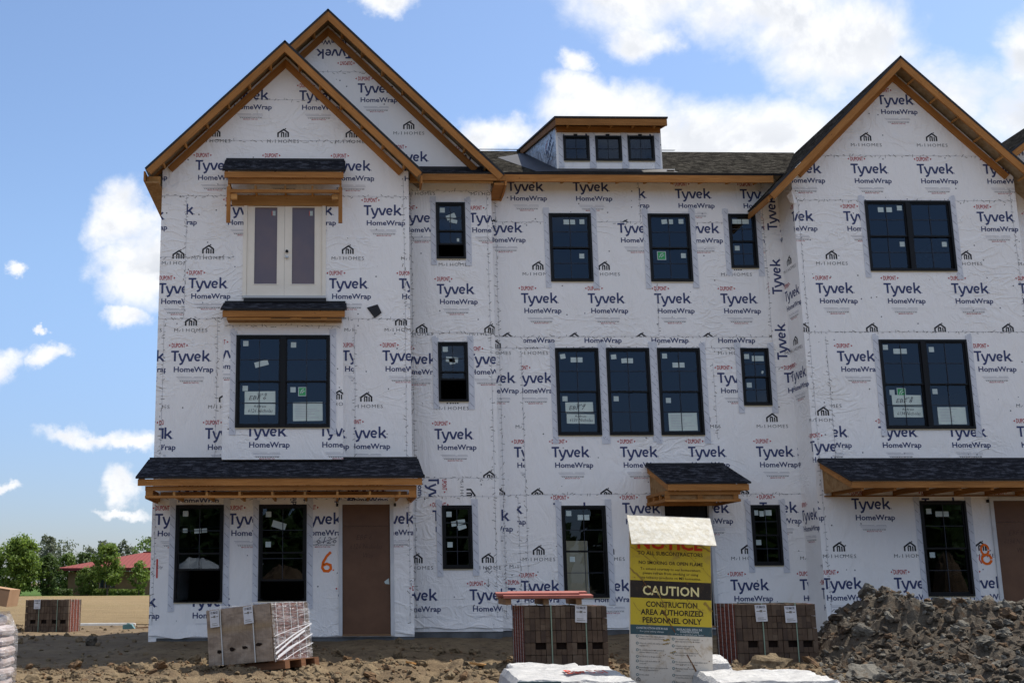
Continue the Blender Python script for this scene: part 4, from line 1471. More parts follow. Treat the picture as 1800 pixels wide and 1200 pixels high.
gx = axis([(-3000, -400, 650), (-400, -60, 60), (-60, -20, 6), (-20, -8, .4), (-8, 13, .07), (13, 24, .5), (24, 60, 6), (60, 400, 60), (400, 3000, 650)])
gy = axis([(-3000, -300, 900), (-300, -50, 50), (-50, -16, 2), (-16, -10.2, .3), (-10.2, -1.2, .07), (-1.2, 14, .4), (14, 60, 4), (60, 300, 40), (300, 5000, 1200)])
GV = [(x, y, gz(x, y) if abs(x) < 60 and -50 < y < 60 else base_z(x, y)) for y in gy for x in gx]
nxg = len(gx)
me = bpy.data.meshes.new('ground')
me.from_pydata(GV, [], [(j*nxg+i, j*nxg+i+1, (j+1)*nxg+i+1, (j+1)*nxg+i) for j in range(len(gy)-1) for i in range(nxg-1)])
me.materials.append(M['soil'])
me.polygons.foreach_set('use_smooth', [True]*len(me.polygons))
GR = bpy.data.objects.new('ground', me); COL.objects.link(GR); tag(GR, kind='structure')
mb = MB()
rf = random.Random(5)
fy = [15.5, 17, 19, 22, 26, 32, 40, 55, 75, 95, 106]
fx = [-120 + i*2.5 for i in range(100)]
for j in range(len(fy)-1):
    for i in range(len(fx)-1):
        P = []
        for a, b in ((i, j), (i+1, j), (i+1, j+1), (i, j+1)):
            y = fy[b]
            if b == 0: y += 1.6*noise.noise(Vector((fx[a]*.35, 2, 2)))
            P.append((fx[a], y, base_z(fx[a], y) + .07 + (0 if b else -.05)))
        mb.poly(P, 'straw')
tag(mb.build('field', None), kind='structure')
mb = MB(); mb.poly([(-400, 106, -.29), (400, 106, -.29), (400, 420, -.25), (-400, 420, -.25)], 'lawn'); tag(mb.build('lawn', None), kind='structure')

# ------------------------------------------------------------------ clods and the dirt pile
_ico = None


def clod_shapes(n, seed, sub_=2):
    out = []
    r = random.Random(seed)
    bm = bmesh.new(); bmesh.ops.create_icosphere(bm, subdivisions=sub_, radius=1)
    V0 = [v.co.copy() for v in bm.verts]; F0 = [[v.index for v in f.verts] for f in bm.faces]
    bm.free()
    for k in range(n):
        o = Vector((r.uniform(0, 50), r.uniform(0, 50), k*3.1))
        sc = Vector((r.uniform(.7, 1.4), r.uniform(.7, 1.2), r.uniform(.5, .85)))
        pl = [(Vector((r.gauss(0, 1), r.gauss(0, 1), r.gauss(0, 1))).normalized(), r.uniform(.5, .85)) for _ in range(6)]
        V = []
        for v in V0:
            p = v.copy()
            for nrm, d in pl:
                e = p.dot(nrm) - d
                if e > 0: p -= nrm*e*.9
            p *= 1 + .34*noise.noise(v*1.7 + o) + .22*noise.noise(v*3.7 + o) + .16*noise.noise(v*8 + o)
            V.append(Vector((p.x*sc.x, p.y*sc.y, p.z*sc.z)))
        out.append(V)
    return out, F0


SHAPES, SF = clod_shapes(16, 4, 3)
SMALL, SMF = clod_shapes(14, 9, 2)


class Rocks:
    def __init__(s): s.v, s.f, s.m = [], [], []

    def add(s, x, y, z, r, rn, mi):
        big = r > .085
        V = rn.choice(SHAPES if big else SMALL)
        R_ = Matrix.Rotation(rn.uniform(0, 6.28), 3, 'Z') @ Matrix.Rotation(rn.uniform(-.7, .7), 3, 'X') @ Matrix.Rotation(rn.uniform(-.7, .7), 3, 'Y')
        i = len(s.v)
        for v in V:
            q = R_ @ v*r
            s.v.append((x + q.x, y + q.y, z + q.z))
        FF = SF if big else SMF
        s.f += [tuple(i + k for k in f) for f in FF]
        s.m += [mi]*len(FF)

    def build(s, name, mats):
        me = bpy.data.meshes.new(name)
        me.from_pydata(s.v, [], s.f)
        for m in mats: me.materials.append(M[m])
        me.polygons.foreach_set('material_index', s.m)
        o = bpy.data.objects.new(name, me); COL.objects.link(o)
        return o


PK = [(9.25, -4.25, 1.02, 1.15, 1.3), (10.3, -5.0, .78, 1.2, 1.4), (11.6, -5.2, .62, 1.4, 1.4), (13.2, -5.0, .58, 1.7, 1.6), (9.6, -6.6, .42, 1.5, 1.6), (11.5, -7.4, .42, 1.8, 1.8), (8.3, -7.2, .16, 1.2, 1.5), (9.5, -9.2, .2, 2.0, 1.4), (14.5, -7, .5, 2, 2)]


def pile_h(x, y):
    h = 0
    for (px, py, a, sx, sy) in PK:
        d = ((x-px)/sx)**2 + ((y-py)/sy)**2
        h = max(h, a*math.exp(-d*.8)) if d < 12 else h
    s_ = sum(a*math.exp(-(((x-px)/sx)**2 + ((y-py)/sy)**2)*1.2) for (px, py, a, sx, sy) in PK)
    h = .6*h + .4*min(s_, 1.1)
    return h


def pile_z(x, y):
    h = pile_h(x, y)
    if h < .03: return base_z(x, y) - .12
    f = min(1, h/.25)
    v = Vector((x, y, 0))
    n = noise.fractal(v*1.3, .9, 2.0, 3)*.10 + noise.fractal(v*3.6 + Vector((5, 5, 5)), .7, 2.1, 5)*.10
    r_ = abs(noise.noise(v*2.6 + Vector((1, 8, 3))))
    r2 = abs(noise.noise(v*5.5 + Vector((4, 1, 7))))
    return base_z(x, y) - .08 + h*1.04 + f*(n + .18*r_ + .13*r2)


px_ = axis([(6.2, 16.5, .06)]); py_ = axis([(-11.5, -1.6, .06)])
PV = [(x, y, pile_z(x, y)) for y in py_ for x in px_]
n_ = len(px_)
me = bpy.data.meshes.new('dirt_pile')
me.from_pydata(PV, [], [(j*n_+i, j*n_+i+1, (j+1)*n_+i+1, (j+1)*n_+i) for j in range(len(py_)-1) for i in range(n_-1)])
me.materials.append(M['pilesoil'])
PILE = bpy.data.objects.new('dirt_pile', me); COL.objects.link(PILE)
tag(PILE, 'heap of broken grey and brown clay in front of the right townhouse', 'dirt pile', kind='stuff')
rr = random.Random(21)
RK = Rocks()
cnt = 0
while cnt < 5200:
    x, y = rr.uniform(6.6, 14), rr.uniform(-11, -3)
    h = pile_h(x, y)
    if h < .05: continue
    r = min(.17, .022*math.exp(abs(rr.gauss(0, .72))))
    RK.add(x, y, pile_z(x, y) + r*.15, r, rr, rr.choice((0, 0, 0, 1, 1, 3)))
    cnt += 1
M['darkclay'] = m_soil('dark_clay', ((.115, .075, .046), (.14, .10, .068), (.08, .055, .04)), 1.3, .03)
M['brownclay'] = m_soil('brown_clay', ((.155, .095, .052), (.18, .12, .072), (.10, .062, .04)), 1.3, .03)
tag(RK.build('clods', ['pilesoil', 'greyclay', 'brownclay', 'darkclay']), 'loose clay clods lying over the dirt pile', 'clods', kind='stuff')
RG = Rocks()
cnt = 0
while cnt < 5200:
    x = rr.uniform(-7, 8.5)
    y = rr.gauss(-5.8, 1.7) if rr.random() < .75 else rr.uniform(-10, -1.4)
    if y > -1.3 or y < -11: continue
    if noise.noise(Vector((x*.9, y*.9, 4))) < rr.uniform(-.5, .35): continue
    if x < -3 and y > -4.2 and rr.random() < .7: continue
    r = min(.12, .017*math.exp(abs(rr.gauss(0, .75))))
    RG.add(x, y, gz(x, y) + r*.2, r, rr, rr.choice((0, 0, 0, 0, 2)))
    cnt += 1
for k in range(260):
    x, y = rr.uniform(-11, -4), rr.uniform(-4, 15)
    r = min(.2, .03*math.exp(abs(rr.gauss(0, .6))))
    RG.add(x, y, gz(x, y) + r*.2, r, rr, 0)
for k in range(330):
    a = rr.random()
    x, y = -10.2 + rr.gauss(0, .55), 11.5 + rr.gauss(0, .6)
    d = math.exp(-((x + 10.2)**2 + (y - 11.5)**2))
    RG.add(x, y, gz(x, y) + .28*d*rr.random(), rr.uniform(.05, .16), rr, 0)
M['soilclod'] = m_soil('dry_clods', ((.165, .123, .076), (.225, .172, .108), (.10, .074, .05)), 1.5, .03)
tag(RG.build('clods', ['soilclod', 'greyclay', 'brownclay']), 'scattered dry clods over the churned ground in front of the houses', 'clods', kind='stuff')


def lone_rock(x, y, r, seed, label, mtl='greyclay', sq=(1, 1, 1), group=None):
    rn = random.Random(seed)
    q = Rocks(); q.add(0, 0, 0, r, rn, 0)
    o = q.build('clay_boulder', [mtl])
    o.location = (x, y, gz(x, y) + r*.38)
    o.scale = sq
    tag(o, label, 'boulder', group)
    return o


lone_rock(6.72, -5.55, .24, 3, 'flat topped pale clay boulder lying in front of the right brick pallet', 'soilclod', (1.15, .9, .85))
lone_rock(7.45, -7.4, .26, 8, 'grey clay boulder at the left foot of the dirt pile', 'greyclay', (1.1, 1, .8))
lone_rock(-5.35, 3.0, .17, 5, 'brown clod standing alone in the shade left of the end townhouse', 'pilesoil', (1, 1, 1.1))

# ------------------------------------------------------------------ brick pallets
M['brickdusk'] = m_varied('brick_face_dark', (.058, .042, .034), (.085, .060, .046), 5, .85, .15, 60, .4, .004)
M['bricktan'] = m_varied('brick_face_tan', (.105, .075, .052), (.145, .108, .080), 5, .85, .15, 60, .4, .004)
M['brick'] = m_varied('brick_face', (.080, .055, .040), (.118, .084, .060), 5, .85, .15, 60, .4, .004)
M['brickred'] = m_varied('brick_end', (.20, .062, .042), (.14, .05, .036), 9, .85, .15, 60, .4, .004)
M['brickdark'] = mat('brick_gap', (.02, .014, .012), .95, .05)[0]
M['strapgreen'] = mat('green_strap', (.22, .30, .23), .5, .3)[0]
M['strapwhite'] = mat('white_strap', (.55, .56, .55), .5, .3)[0]
M['film'] = m_film()
M['tagpaper'] = m_varied('pallet_tag', (.62, .63, .66), (.52, .53, .56), 8, .5)


def m_dusty():
    m, t, b = mat('dusty_shroud', (.2, .14, .1), .38, .35)
    p = tco(t, 'Object')
    s2 = t.new('ShaderNodeSeparateXYZ'); t.l.new(p, s2.inputs[0])
    n = t.noise(t.scale(p, (1, 1, 2.2)), 3.2, 6, .65, .6)
    c = t.mix(t.smooth(n, .35, .68), (.20, .15, .112), (.36, .285, .22))
    band = t.smooth(t.math('ABSOLUTE', t.math('SUBTRACT', s2.outputs[2], .54)), .0, .10, 1, 0)
    c = t.mix(t.math('MULTIPLY', band, .7), c, (.30, .215, .12))
    gr = t.new('ShaderNodeTexBrick')
    t.l.new(t.scale(tco(t, 'UV'), (1, 1, 1)), gr.inputs['Vector'])
    gr.inputs['Scale'].default_value = 1; gr.inputs['Brick Width'].default_value = .075; gr.inputs['Row Height'].default_value = .17
    gr.inputs['Mortar Size'].default_value = .006; gr.offset = 0
    gr.inputs['Color1'].default_value = (1, 1, 1, 1); gr.inputs['Color2'].default_value = (.93, .92, .91, 1); gr.inputs['Mortar'].default_value = (.86, .85, .84, 1)
    c = t.mix(1.0, c, gr.outputs[0], 'MULTIPLY')
    t.l.new(c, b.inputs['Base Color'])
    bump(t, b, t.noise(t.scale(p, (1, 1, .5)), 6, 4, .6, 1), .5, .02)
    return m


M['dusty'] = m_dusty()


def tag_mesh(root, x, y, z, rot=0, wd=.19, ht=.26, ym=1):
    mb = MB()
    ca, sa = math.cos(rot), math.sin(rot)
    def P(px, pz, o=0): return (x + px*ca - pz*sa, y - .012 - o - .05*max(0, -pz - .04), z + px*sa + pz*ca)
    mb.poly([P(-wd/2, -ht/2), P(wd/2, -ht/2), P(wd/2, ht/2), P(-wd/2, ht/2)], 'tagpaper')
    def T(tr, m):
        for t in tr: mb.poly([P(q[0], q[1], .002) for q in t], m)
    T(fit_text('US BRICK', -wd*.40, wd*.40, ht*.30, .036, .03, 1), 'penblack')
    for k, (a, b) in enumerate(((-.4, -.1), (.18, .4))):
        T(ribbon([(wd*a, .03), (wd*b, .03)], .012), 'scuff')
    T(ribbon([(-.022, .03), (.022, .03)], .04), 'scuff')
    for k in range(4):
        T(ribbon([(-wd*.35, -.02 - k*.027), (wd*(.2 + .15*(k % 2)), -.02 - k*.027)], .009), 'scuff')
    return mb.build('tag', root, local=True)


def brick_cube(root, Wd, Dp, Ht, seed, rows=5, cols=16, dcols=9):
    """outer layer of individually placed bricks round a dark core, fork slots left open in the second row"""
    rn = random.Random(seed)
    mb = MB()
    mb.box(-Wd/2 + .06, Wd/2 - .06, -Dp/2 + .06, Dp/2 - .06, .02, Ht - .03, 'brickdark')
    rh = Ht/rows
    bw = Wd/cols
    slots = {(1, c) for s in (.13, .38, .63, .86) for c in (int(s*cols), int(s*cols) + 1)}
    for r in range(rows):
        for c in range(cols):
            if (r, c) in slots and c < cols:
                for yy in (-1,):
                    mb.box(-Wd/2 + c*bw + .003, -Wd/2 + (c+1)*bw - .003, -Dp/2 + .004, -Dp/2 + .09, r*rh + .003, r*rh + rh*.45, 'brick')
                continue
            for yy in (-1, 1):
                j = rn.uniform(-.008, .008); j2 = rn.uniform(-.004, .004)
                y0, y1 = (-Dp/2 + j, -Dp/2 + .09) if yy < 0 else (Dp/2 - .09, Dp/2 + j)
                half = rn.random() < .25
                bm_ = rn.choice(('brick', 'brick', 'brick', 'brickdusk', 'bricktan'))
                x0, x1 = -Wd/2 + c*bw + .003 + j2, -Wd/2 + (c+1)*bw - .003 + j2
                if half:
                    mb.box(x0, x1, y0, y1, r*rh + .004, r*rh + rh*.49, bm_); mb.box(x0, x1, y0 + .003, y1, r*rh + rh*.5 + .002, (r+1)*rh - .004, 'brick')
                else:
                    mb.box(x0, x1, y0, y1, r*rh + .004, (r+1)*rh - .004, bm_)
    dw = (Dp - .19)/dcols
    for r in range(rows*3):
        for c in range(dcols):
            for sx in (-1, 1):
                j = rn.uniform(-.006, .006)
                y0 = -Dp/2 + .095 + c*dw
                x0, x1 = (-Wd/2 + j, -Wd/2 + .055) if sx < 0 else (Wd/2 - .055, Wd/2 + j)
                mb.box(x0, x1, y0 + .003, y0 + dw - .003, r*rh/3 + .003, (r+1)*rh/3 - .003, 'brickred')
    for c in range(cols):
        for d in range(4):
            j = rn.uniform(-.008, .008)
            y0 = -Dp/2 + .1 + d*(Dp - .2)/4
            mb.box(-Wd/2 + c*bw + .003, -Wd/2 + (c+1)*bw - .003, y0 + .003, y0 + (Dp-.2)/4 - .003, Ht - .05, Ht - .004 + j, 'brick')
    return recalc(mb.build('brick_stack', root, local=True))


def strap(root, x, Wd, Dp, Ht, m, e=.014, wdt=.018):
    mb = MB()
    mb.box(x - wdt/2, x + wdt/2, -Dp/2 - e - .003, -Dp/2 - e, 0, Ht + e, m)
    mb.box(x - wdt/2, x + wdt/2, Dp/2 + e, Dp/2 + e + .003, 0, Ht + e, m)
    mb.box(x - wdt/2, x + wdt/2, -Dp/2 - e, Dp/2 + e, Ht + e, Ht + e + .003, m)
    return mb.build('strap', root, local=True)


def side_straps(root, Wd, Dp, Ht, n, m, sides=(-1, 1)):
    for sx in sides:
        for k in range(n):
            y = -Dp/2 + Dp*(k + .7)/(n + .4)
            mb = MB()
            x = sx*(Wd/2 + .010)
            mb.box(x - .0015, x + .0015, y - .006, y + .006, 0, Ht + .01, m)
            mb.build('strap', root, local=True)


def brick_pallet(loc, rz, Wd, Dp, Ht, seed, label, tags, wrapped=False, tilt=0, ns=5):
    root = thing('brick_pallet', label, 'brick pallet', loc, 'strapped pallets of bricks')
    root.rotation_euler = (0, tilt, rz)
    brick_cube(root, Wd, Dp, Ht, seed)
    for f in (-.18 if not wrapped else -.27, .24):
        strap(root, f*Wd, Wd, Dp, Ht, 'strapgreen' if not wrapped else 'strapwhite', .034 if wrapped else .014)
    side_straps(root, Wd, Dp, Ht, ns, 'strapwhite')
    for (f, dz, rt) in tags: tag_mesh(root, f*Wd, -Dp/2 - (.03 if wrapped else .02), Ht - .14 + dz, rt)
    return root


# standing on the ground in front of the houses
pb = brick_pallet((3.66, -4.65, -.19), .05, 1.32, 1.0, .93, 2, 'strapped brick pallet carrying red trim boards in front of the middle townhouse', [(.18, .02, -.05)])
brick_pallet((7.10, -4.45, -.20), .03, 1.30, 1.0, .95, 5, 'strapped brick pallet with two paper tags between the sign and the dirt pile', [(-.20, .0, .03), (.17, -.02, .02)])
brick_pallet((-7.95, 10.55, -.25), -.16, 1.28, .95, .92, 9, 'strapped brick pallet standing far off beside the dry field', [(-.22, .02, 0)], ns=4)
wp = brick_pallet((-1.12, -4.72, -.10), -.60, 1.26, 1.0, .86, 12, 'film wrapped brick pallet tilted to the left before the end townhouse', [(-.36, .0, .02), (.18, .0, .04)], True, -.10)
# shroud over the front, film round the right end, pallet underneath
Wd, Dp, Ht = 1.26, 1.0, .86
mb = MB()
N = 14
for i in range(N):
    for j in range(8):
        def q(a, b):
            x = -Wd/2 - .01 + (Wd + .02)*a/N; z = .0 + Ht*b/8
            y = -Dp/2 - .016 - .006*noise.noise(Vector((x*4, z*3, 2)))
            if b == 0: y -= .0
            return (x, y, z)
        mb.poly([q(i, j), q(i+1, j), q(i+1, j+1), q(i, j+1)], 'dusty')
for cx, cz in ((-.40, .21), (-.15, .23), (.10, .24), (.38, .26)):
    hole = [(cx + rnd.uniform(.03, .055)*math.cos(a)*1.3, -Dp/2 - .026, cz + rnd.uniform(.02, .035)*math.sin(a)) for a in [k*.63 for k in range(10)]]
    mb.poly(hole, 'brickdark')
mb.box(-Wd/2, Wd/2 - .1, -Dp/2 - .02, Dp/2, Ht + .006, Ht + .012, 'film')
mb.build('shroud', wp, local=True)
mb = MB()
for i in range(10):
    for j in range(10):
        def q(a, b):
            y = -Dp/2 + Dp*a/10; z = -.02 + (Ht + .03)*b/10
            return (Wd/2 + .022 + .012*noise.noise(Vector((y*6, z*6, 4))), y, z)
        mb.poly([q(i, j), q(i+1, j), q(i+1, j+1), q(i, j+1)], 'film')
M['filmfold'] = mat('film_fold', (.8, .8, .82), .15, .6)[0]
for (a, b, wd) in (((-.5, .18), (.5, .52), .02), ((-.5, .10), (.3, .42), .03), ((-.48, .02), (.5, .36), .018), ((-.3, .0), (.5, .22), .012), ((-.5, .36), (.48, .53), .008), ((-.45, .05), (.1, .24), .03)):
    for t in ribbon([a, ((a[0]+b[0])/2, (a[1]+b[1])/2 + .015), b], wd):
        mb.poly([(Wd/2 + .042 + wd*.2, p[0], p[1]) for p in t], 'filmfold')
mb.build('film_wrap', wp, local=True)
mb = MB()
M['palletwood'] = m_wood('fresh_pallet_wood', (.27, .13, .065), (.20, .095, .05), False)
for y in (-.42, 0, .36): mb.box(-.35, .78, y, y + .12, -.13, -.02, 'palletwood')
for x in (-.3, .1, .5, .64): mb.box(x, x + .12, -.45, .50, -.018, -.002, 'palletwood')
recalc(mb.build('pallet', wp, local=True))

# small wooden pallet and red boards on the middle brick pallet
tp = thing('wooden_pallet', 'short wooden pallet lying on the middle brick pallet under red boards', 'pallet', (3.36, -4.72, .765), None)
mb = MB()
for x in (-.62, -.02, .50):
    mb = MB(); mb.box(x, x + .09, -.42, .42, 0, .085, 'greywood')
    recalc(mb.build('bearer', tp, local=True))
mb = MB()
for y in (-.42, -.2, .05, .30): mb.box(-.66, .62, y, y + .10, .087, .105, 'greywood')
recalc(mb.build('deck_board', tp, local=True))
M['redboard'] = m_varied('red_trim_board', (.33, .115, .095), (.27, .09, .075), 4, .5, .3)
for k, (y, z, x0, rz, wd) in enumerate(((-5.12, .905, 2.70, .0, .20), (-4.90, .910, 2.64, .012, .20), (-5.04, .942, 2.60, -.008, .18), (-4.84, .952, 2.82, .01, .17))):
    mb = MB()
    L = 1.42 - .05*k
    mb.box(0, L, -wd/2, wd/2, -.012, .012, 'redboard')
    mb.box(0, L, -wd/2, -wd/2 + .02, -.03, -.0125, 'redboard')
    mb.box(0, L, wd/2 - .02, wd/2, -.03, -.0125, 'redboard')
    o = mb.build('trim_board', None)
    o.location = (x0, y, z); o.rotation_euler = (math.radians(6), 0, rz)
    tag(o, ('lowest red trim board, nearest the camera on the brick pallet', 'second red trim board from the bottom of the stack on the bricks', 'third red trim board up in the stack on the bricks', 'topmost shorter red trim board on the stack over the bricks')[k], 'board', 'red trim boards stacked on the bricks')
# ------------------------------------------------------------------ notice board
M['signyellow'] = None


def m_sign(name, c, dirt=.5):
    m, t, b = mat(name, c, .55, .3)
    p = tco(t, 'Object')
    n = t.noise(p, 5, 6, .7, .3)
    k = t.math('MULTIPLY', t.smooth(n, .5, .75), dirt)
    cc = t.mix(k, c, (.30, .19, .07))
    n2 = t.noise(t.scale(p, (1, 1, 1)), 45, 3, .7)
    cc = t.mix(t.math('MULTIPLY', t.smooth(n2, .62, .75), .6), cc, (.16, .10, .05))
    t.l.new(cc, b.inputs['Base Color'])
    return m


M['signyellow'] = m_sign('sign_yellow', (.53, .40, .03), .62)
M['signblack'] = m_sign('sign_black', (.022, .016, .012), .12)
M['signteal'] = m_sign('sign_teal', (.035, .075, .09), .25)
M['signwhite'] = m_sign('sign_white', (.60, .54, .46), .8)
M['signred'] = mat('sign_red_ink', (.50, .05, .02), .6, .2)[0]
M['signink'] = mat('sign_black_ink', (.03, .022, .016), .6, .2)[0]
M['signpale'] = mat('sign_pale_ink', (.75, .66, .32), .6, .2)[0]
M['signgrey'] = mat('sign_grey_ink', (.15, .14, .13), .6, .2)[0]
M['tealink'] = mat('sign_teal_ink', (.05, .14, .16), .6, .2)[0]
M['bandink'] = mat('sign_band_ink', (.55, .58, .58), .6, .2)[0]
M['mud'] = mat('mud_streak', (.30, .20, .05), .9, .1)[0]
M['mudthin'] = mat('brown_streak', (.16, .075, .03), .9, .1)[0]

SG = thing('notice_board', 'tall yellow notice and caution board standing in front of the middle door', 'notice board', (4.50, -8.0, -.3))
SG.rotation_euler = (0, math.radians(2.6), 0)
SWd = 1.11
SH = 2.29
k = SWd/565.0


def sx_(z): return (z - 75)*k - SWd/2
def sz_(z): return SH - (z - 65)*k


mb = MB(); mb.box(-SWd/2, SWd/2, 0, .019, 0.02, SH, 'signwhite'); board = mb.build('board', SG, local=True)
mb = MB()
def rect(z0, z1, m): mb.poly([(-SWd/2 + .008, -.004, sz_(z1)), (SWd/2 - .004, -.004, sz_(z1)), (SWd/2 - .004, -.004, sz_(z0)), (-SWd/2 + .008, -.004, sz_(z0))], m)
rect(150, 508, 'signyellow'); rect(508, 625, 'signblack'); rect(625, 804, 'signyellow'); rect(804, 868, 'signteal'); rect(868, 1210, 'signwhite')
def txt(s, x0, x1, bl, cap, m, off=0.0, res=2, lv=0, sp=1.0):
    for t in fit_text(s, sx_(x0), sx_(x1), sz_(bl), cap*k, off, res, 0, sp):
        mb.poly([(p[0], -.0065 - .0005*lv, p[1]) for p in t], m)
def bar(x0, z0, x1, z1, wd, m, y=-.0075):
    for t in ribbon([(sx_(x0), sz_(z0)), (sx_((x0+x1)/2 + 2), sz_((z0+z1)/2 - 1)), (sx_(x1), sz_(z1))], wd): mb.poly([(p[0], y, p[1]) for p in t], m)
txt('NOTICE', 130, 582, 291, 78, 'signred', .035)
txt('TO ALL SUBCONTRACTORS', 131, 583, 334, 25, 'signink', .014)
txt('NO SMOKING OR OPEN FLAME', 139, 582, 397, 22, 'signink', .014)
txt('To extend courtesy to our homeowners,', 150, 570, 436, 18, 'signink', .006, 1)
txt('please refrain from smoking or using', 167, 550, 465, 18, 'signink', .006, 1)
txt('any tobacco products on M/I homesites.', 148, 568, 494, 18, 'signink', .006, 1)
txt('CAUTION', 165, 553, 602, 60, 'signpale', .022, 2, 0, 1.05)
txt('CONSTRUCTION', 187, 540, 682, 36, 'signink', .022)
txt('AREA AUTHORIZED', 150, 580, 735, 36, 'signink', .022)
txt('PERSONNEL ONLY', 163, 568, 788, 36, 'signink', .022)
txt('CONSTRUCTION SITE RULES', 118, 335, 831, 13, 'bandink', .02, 1)
txt('For your safety always', 145, 308, 851, 11, 'bandink', 0, 1)
txt('REGLAS DEL SITIO DE', 397, 570, 831, 13, 'bandink', .02, 1)
txt('CONSTRUCCIÓN', 418, 546, 847, 13, 'bandink', .02, 1)
txt('Por su seguridad por favor', 386, 580, 863, 11, 'bandink', 0, 1)
L_ = [(880, 'Wear a hard hat, safety glasses,', 'hearing protection and work boots'), (926, 'Obey all posted site safety rules and', 'regulations'), (970, 'No unauthorized or unsupervised', 'visitors allowed on site'),
      (1013, 'No alcohol or drugs on site', ''), (1043, 'Clean trash and debris off', 'work area'), (1085, 'Immediately report any injury to the', 'M/I Homes superintendent'), (1132, 'Drive safely', '')]
R_2 = [(890, 'Use siempre casco de seguridad,', 'gafas, tapones y botas de trabajo'), (935, 'Cumpla con las reglas de', 'seguridad del sitio'), (980, 'No se permiten visitantes sin', 'autorización en el sitio de'),
       (1040, 'No se permiten bebidas alcohólicas en el', 'sitio ni drogas en el trabajo'), (1083, 'Mantenga limpia el área de', 'trabajo'), (1127, 'Reporte inmediatamente cualquier lesión', 'al superintendente de M/I Homes'), (1172, 'Maneje seguro', '')]
for lst, cx in ((L_, 125), (R_2, 371)):
    for z, a, b in lst:
        for t in ribbon([(sx_(cx) + .015*math.cos(q*.7), sz_(z) + .015*math.sin(q*.7)) for q in range(10)], .007): mb.poly([(p[0], -.0065, p[1]) for p in t], 'tealink')
        w1 = len(a)*5.4; w2 = len(b)*5.2
        txt(a, cx + 14, cx + 14 + w1, z + 4, 10, 'signgrey', .006, 1)
        if b: txt(b, cx + 14, cx + 14 + w2, z + 19, 10, 'signgrey', .006, 1)
for t in ribbon([(sx_(119), sz_(1172)), (sx_(119), sz_(1160)), (sx_(131), sz_(1150)), (sx_(143), sz_(1160)), (sx_(143), sz_(1172)), (sx_(119), sz_(1173))], .009): mb.poly([(p[0], -.0065, p[1]) for p in t], 'signgrey')
for z in (1160, 1166): bar(126, z, 136, z, .006, 'signgrey')
rs = random.Random(2)
for (x0, z0, x1, z1, wd, m) in ((300, 700, 585, 1205, .018, 'mudthin'), (78, 430, 175, 512, .022, 'mud'), (80, 280, 250, 395, .010, 'mud'), (170, 270, 300, 400, .010, 'mud'), (300, 250, 420, 345, .012, 'mud'), (160, 510, 290, 640, .012, 'mudthin'),
                               (255, 560, 330, 700, .016, 'mud'), (480, 640, 600, 720, .010, 'mud'), (590, 640, 640, 700, .04, 'mud'), (300, 905, 345, 895, .022, 'mud'), (300, 930, 350, 912, .012, 'mud'), (345, 985, 385, 972, .014, 'mud'), (330, 1000, 375, 1020, .008, 'mud'),
                               (420, 260, 640, 470, .006, 'mud'), (560, 250, 640, 300, .02, 'mud'), (455, 1190, 520, 1165, .012, 'mud'), (120, 280, 130, 300, .02, 'mud'), (470, 880, 560, 1000, .006, 'mud'), (85, 640, 200, 780, .005, 'mud')):
    n = 7
    pts = [(sx_(x0 + (x1-x0)*i/n + rs.uniform(-4, 4)), sz_(z0 + (z1-z0)*i/n + rs.uniform(-4, 4))) for i in range(n+1)]
    for i in range(n):
        if rs.random() < .15: continue
        for t in ribbon([pts[i], pts[i+1]], wd*rs.uniform(.5, 1.2)): mb.poly([(p[0], -.0085 - .0003*(i % 3), p[1]) for p in t], m)
for _ in range(46):
    x, z = rs.uniform(85, 630), rs.uniform(260, 1190)
    for t in ribbon([(sx_(x), sz_(z)), (sx_(x + rs.uniform(2, 9)), sz_(z + rs.uniform(-4, 4)))], rs.uniform(.004, .012)): mb.poly([(p[0], -.009, p[1]) for p in t], 'mudthin')
mb.build('printed_face', SG, local=True)
M['flap'] = m_varied('stained_white_sheet', (.66, .64, .57), (.52, .47, .36), 16, .6, .2, 12, .3, .02)
mb = MB()
nu, nv = 12, 6
def fl(a, b, o=0):
    u, v = a/nu, b/nv
    tl, tr = Vector((-.585, -.0, SH - .005)), Vector((.555, -.0, SH - .005))
    bl, br = Vector((-.60, -.30, SH - .40)), Vector((.54, -.30, SH - .38))
    p = (tl*(1-u) + tr*u)*(1-v) + (bl*(1-u) + br*u)*v
    p += Vector((0, -.012, .012))*math.sin(u*math.pi)*v
    p.z += .006*noise.noise(Vector((u*5, v*3, 1)))
    return p + Vector((0, .006*o, -.009*o))
for i in range(nu):
    for j in range(nv):
        mb.poly([fl(i, j+1), fl(i+1, j+1), fl(i+1, j), fl(i, j)], 'flap')
        mb.poly([fl(i, j, 1), fl(i+1, j, 1), fl(i+1, j+1, 1), fl(i, j+1, 1)], 'flap')
for i in range(nu):
    mb.poly([fl(i, nv), fl(i, nv, 1), fl(i+1, nv, 1), fl(i+1, nv)], 'flap'); mb.poly([fl(i, 0), fl(i+1, 0), fl(i+1, 0, 1), fl(i, 0, 1)], 'flap')
mb.build('flap', SG, local=True)
for x in (-.5, .42):
    mb = MB(); mb.box(x, x + .08, .021, .06, -.15, SH - .1, 'greywood'); mb.build('post', SG, local=True)

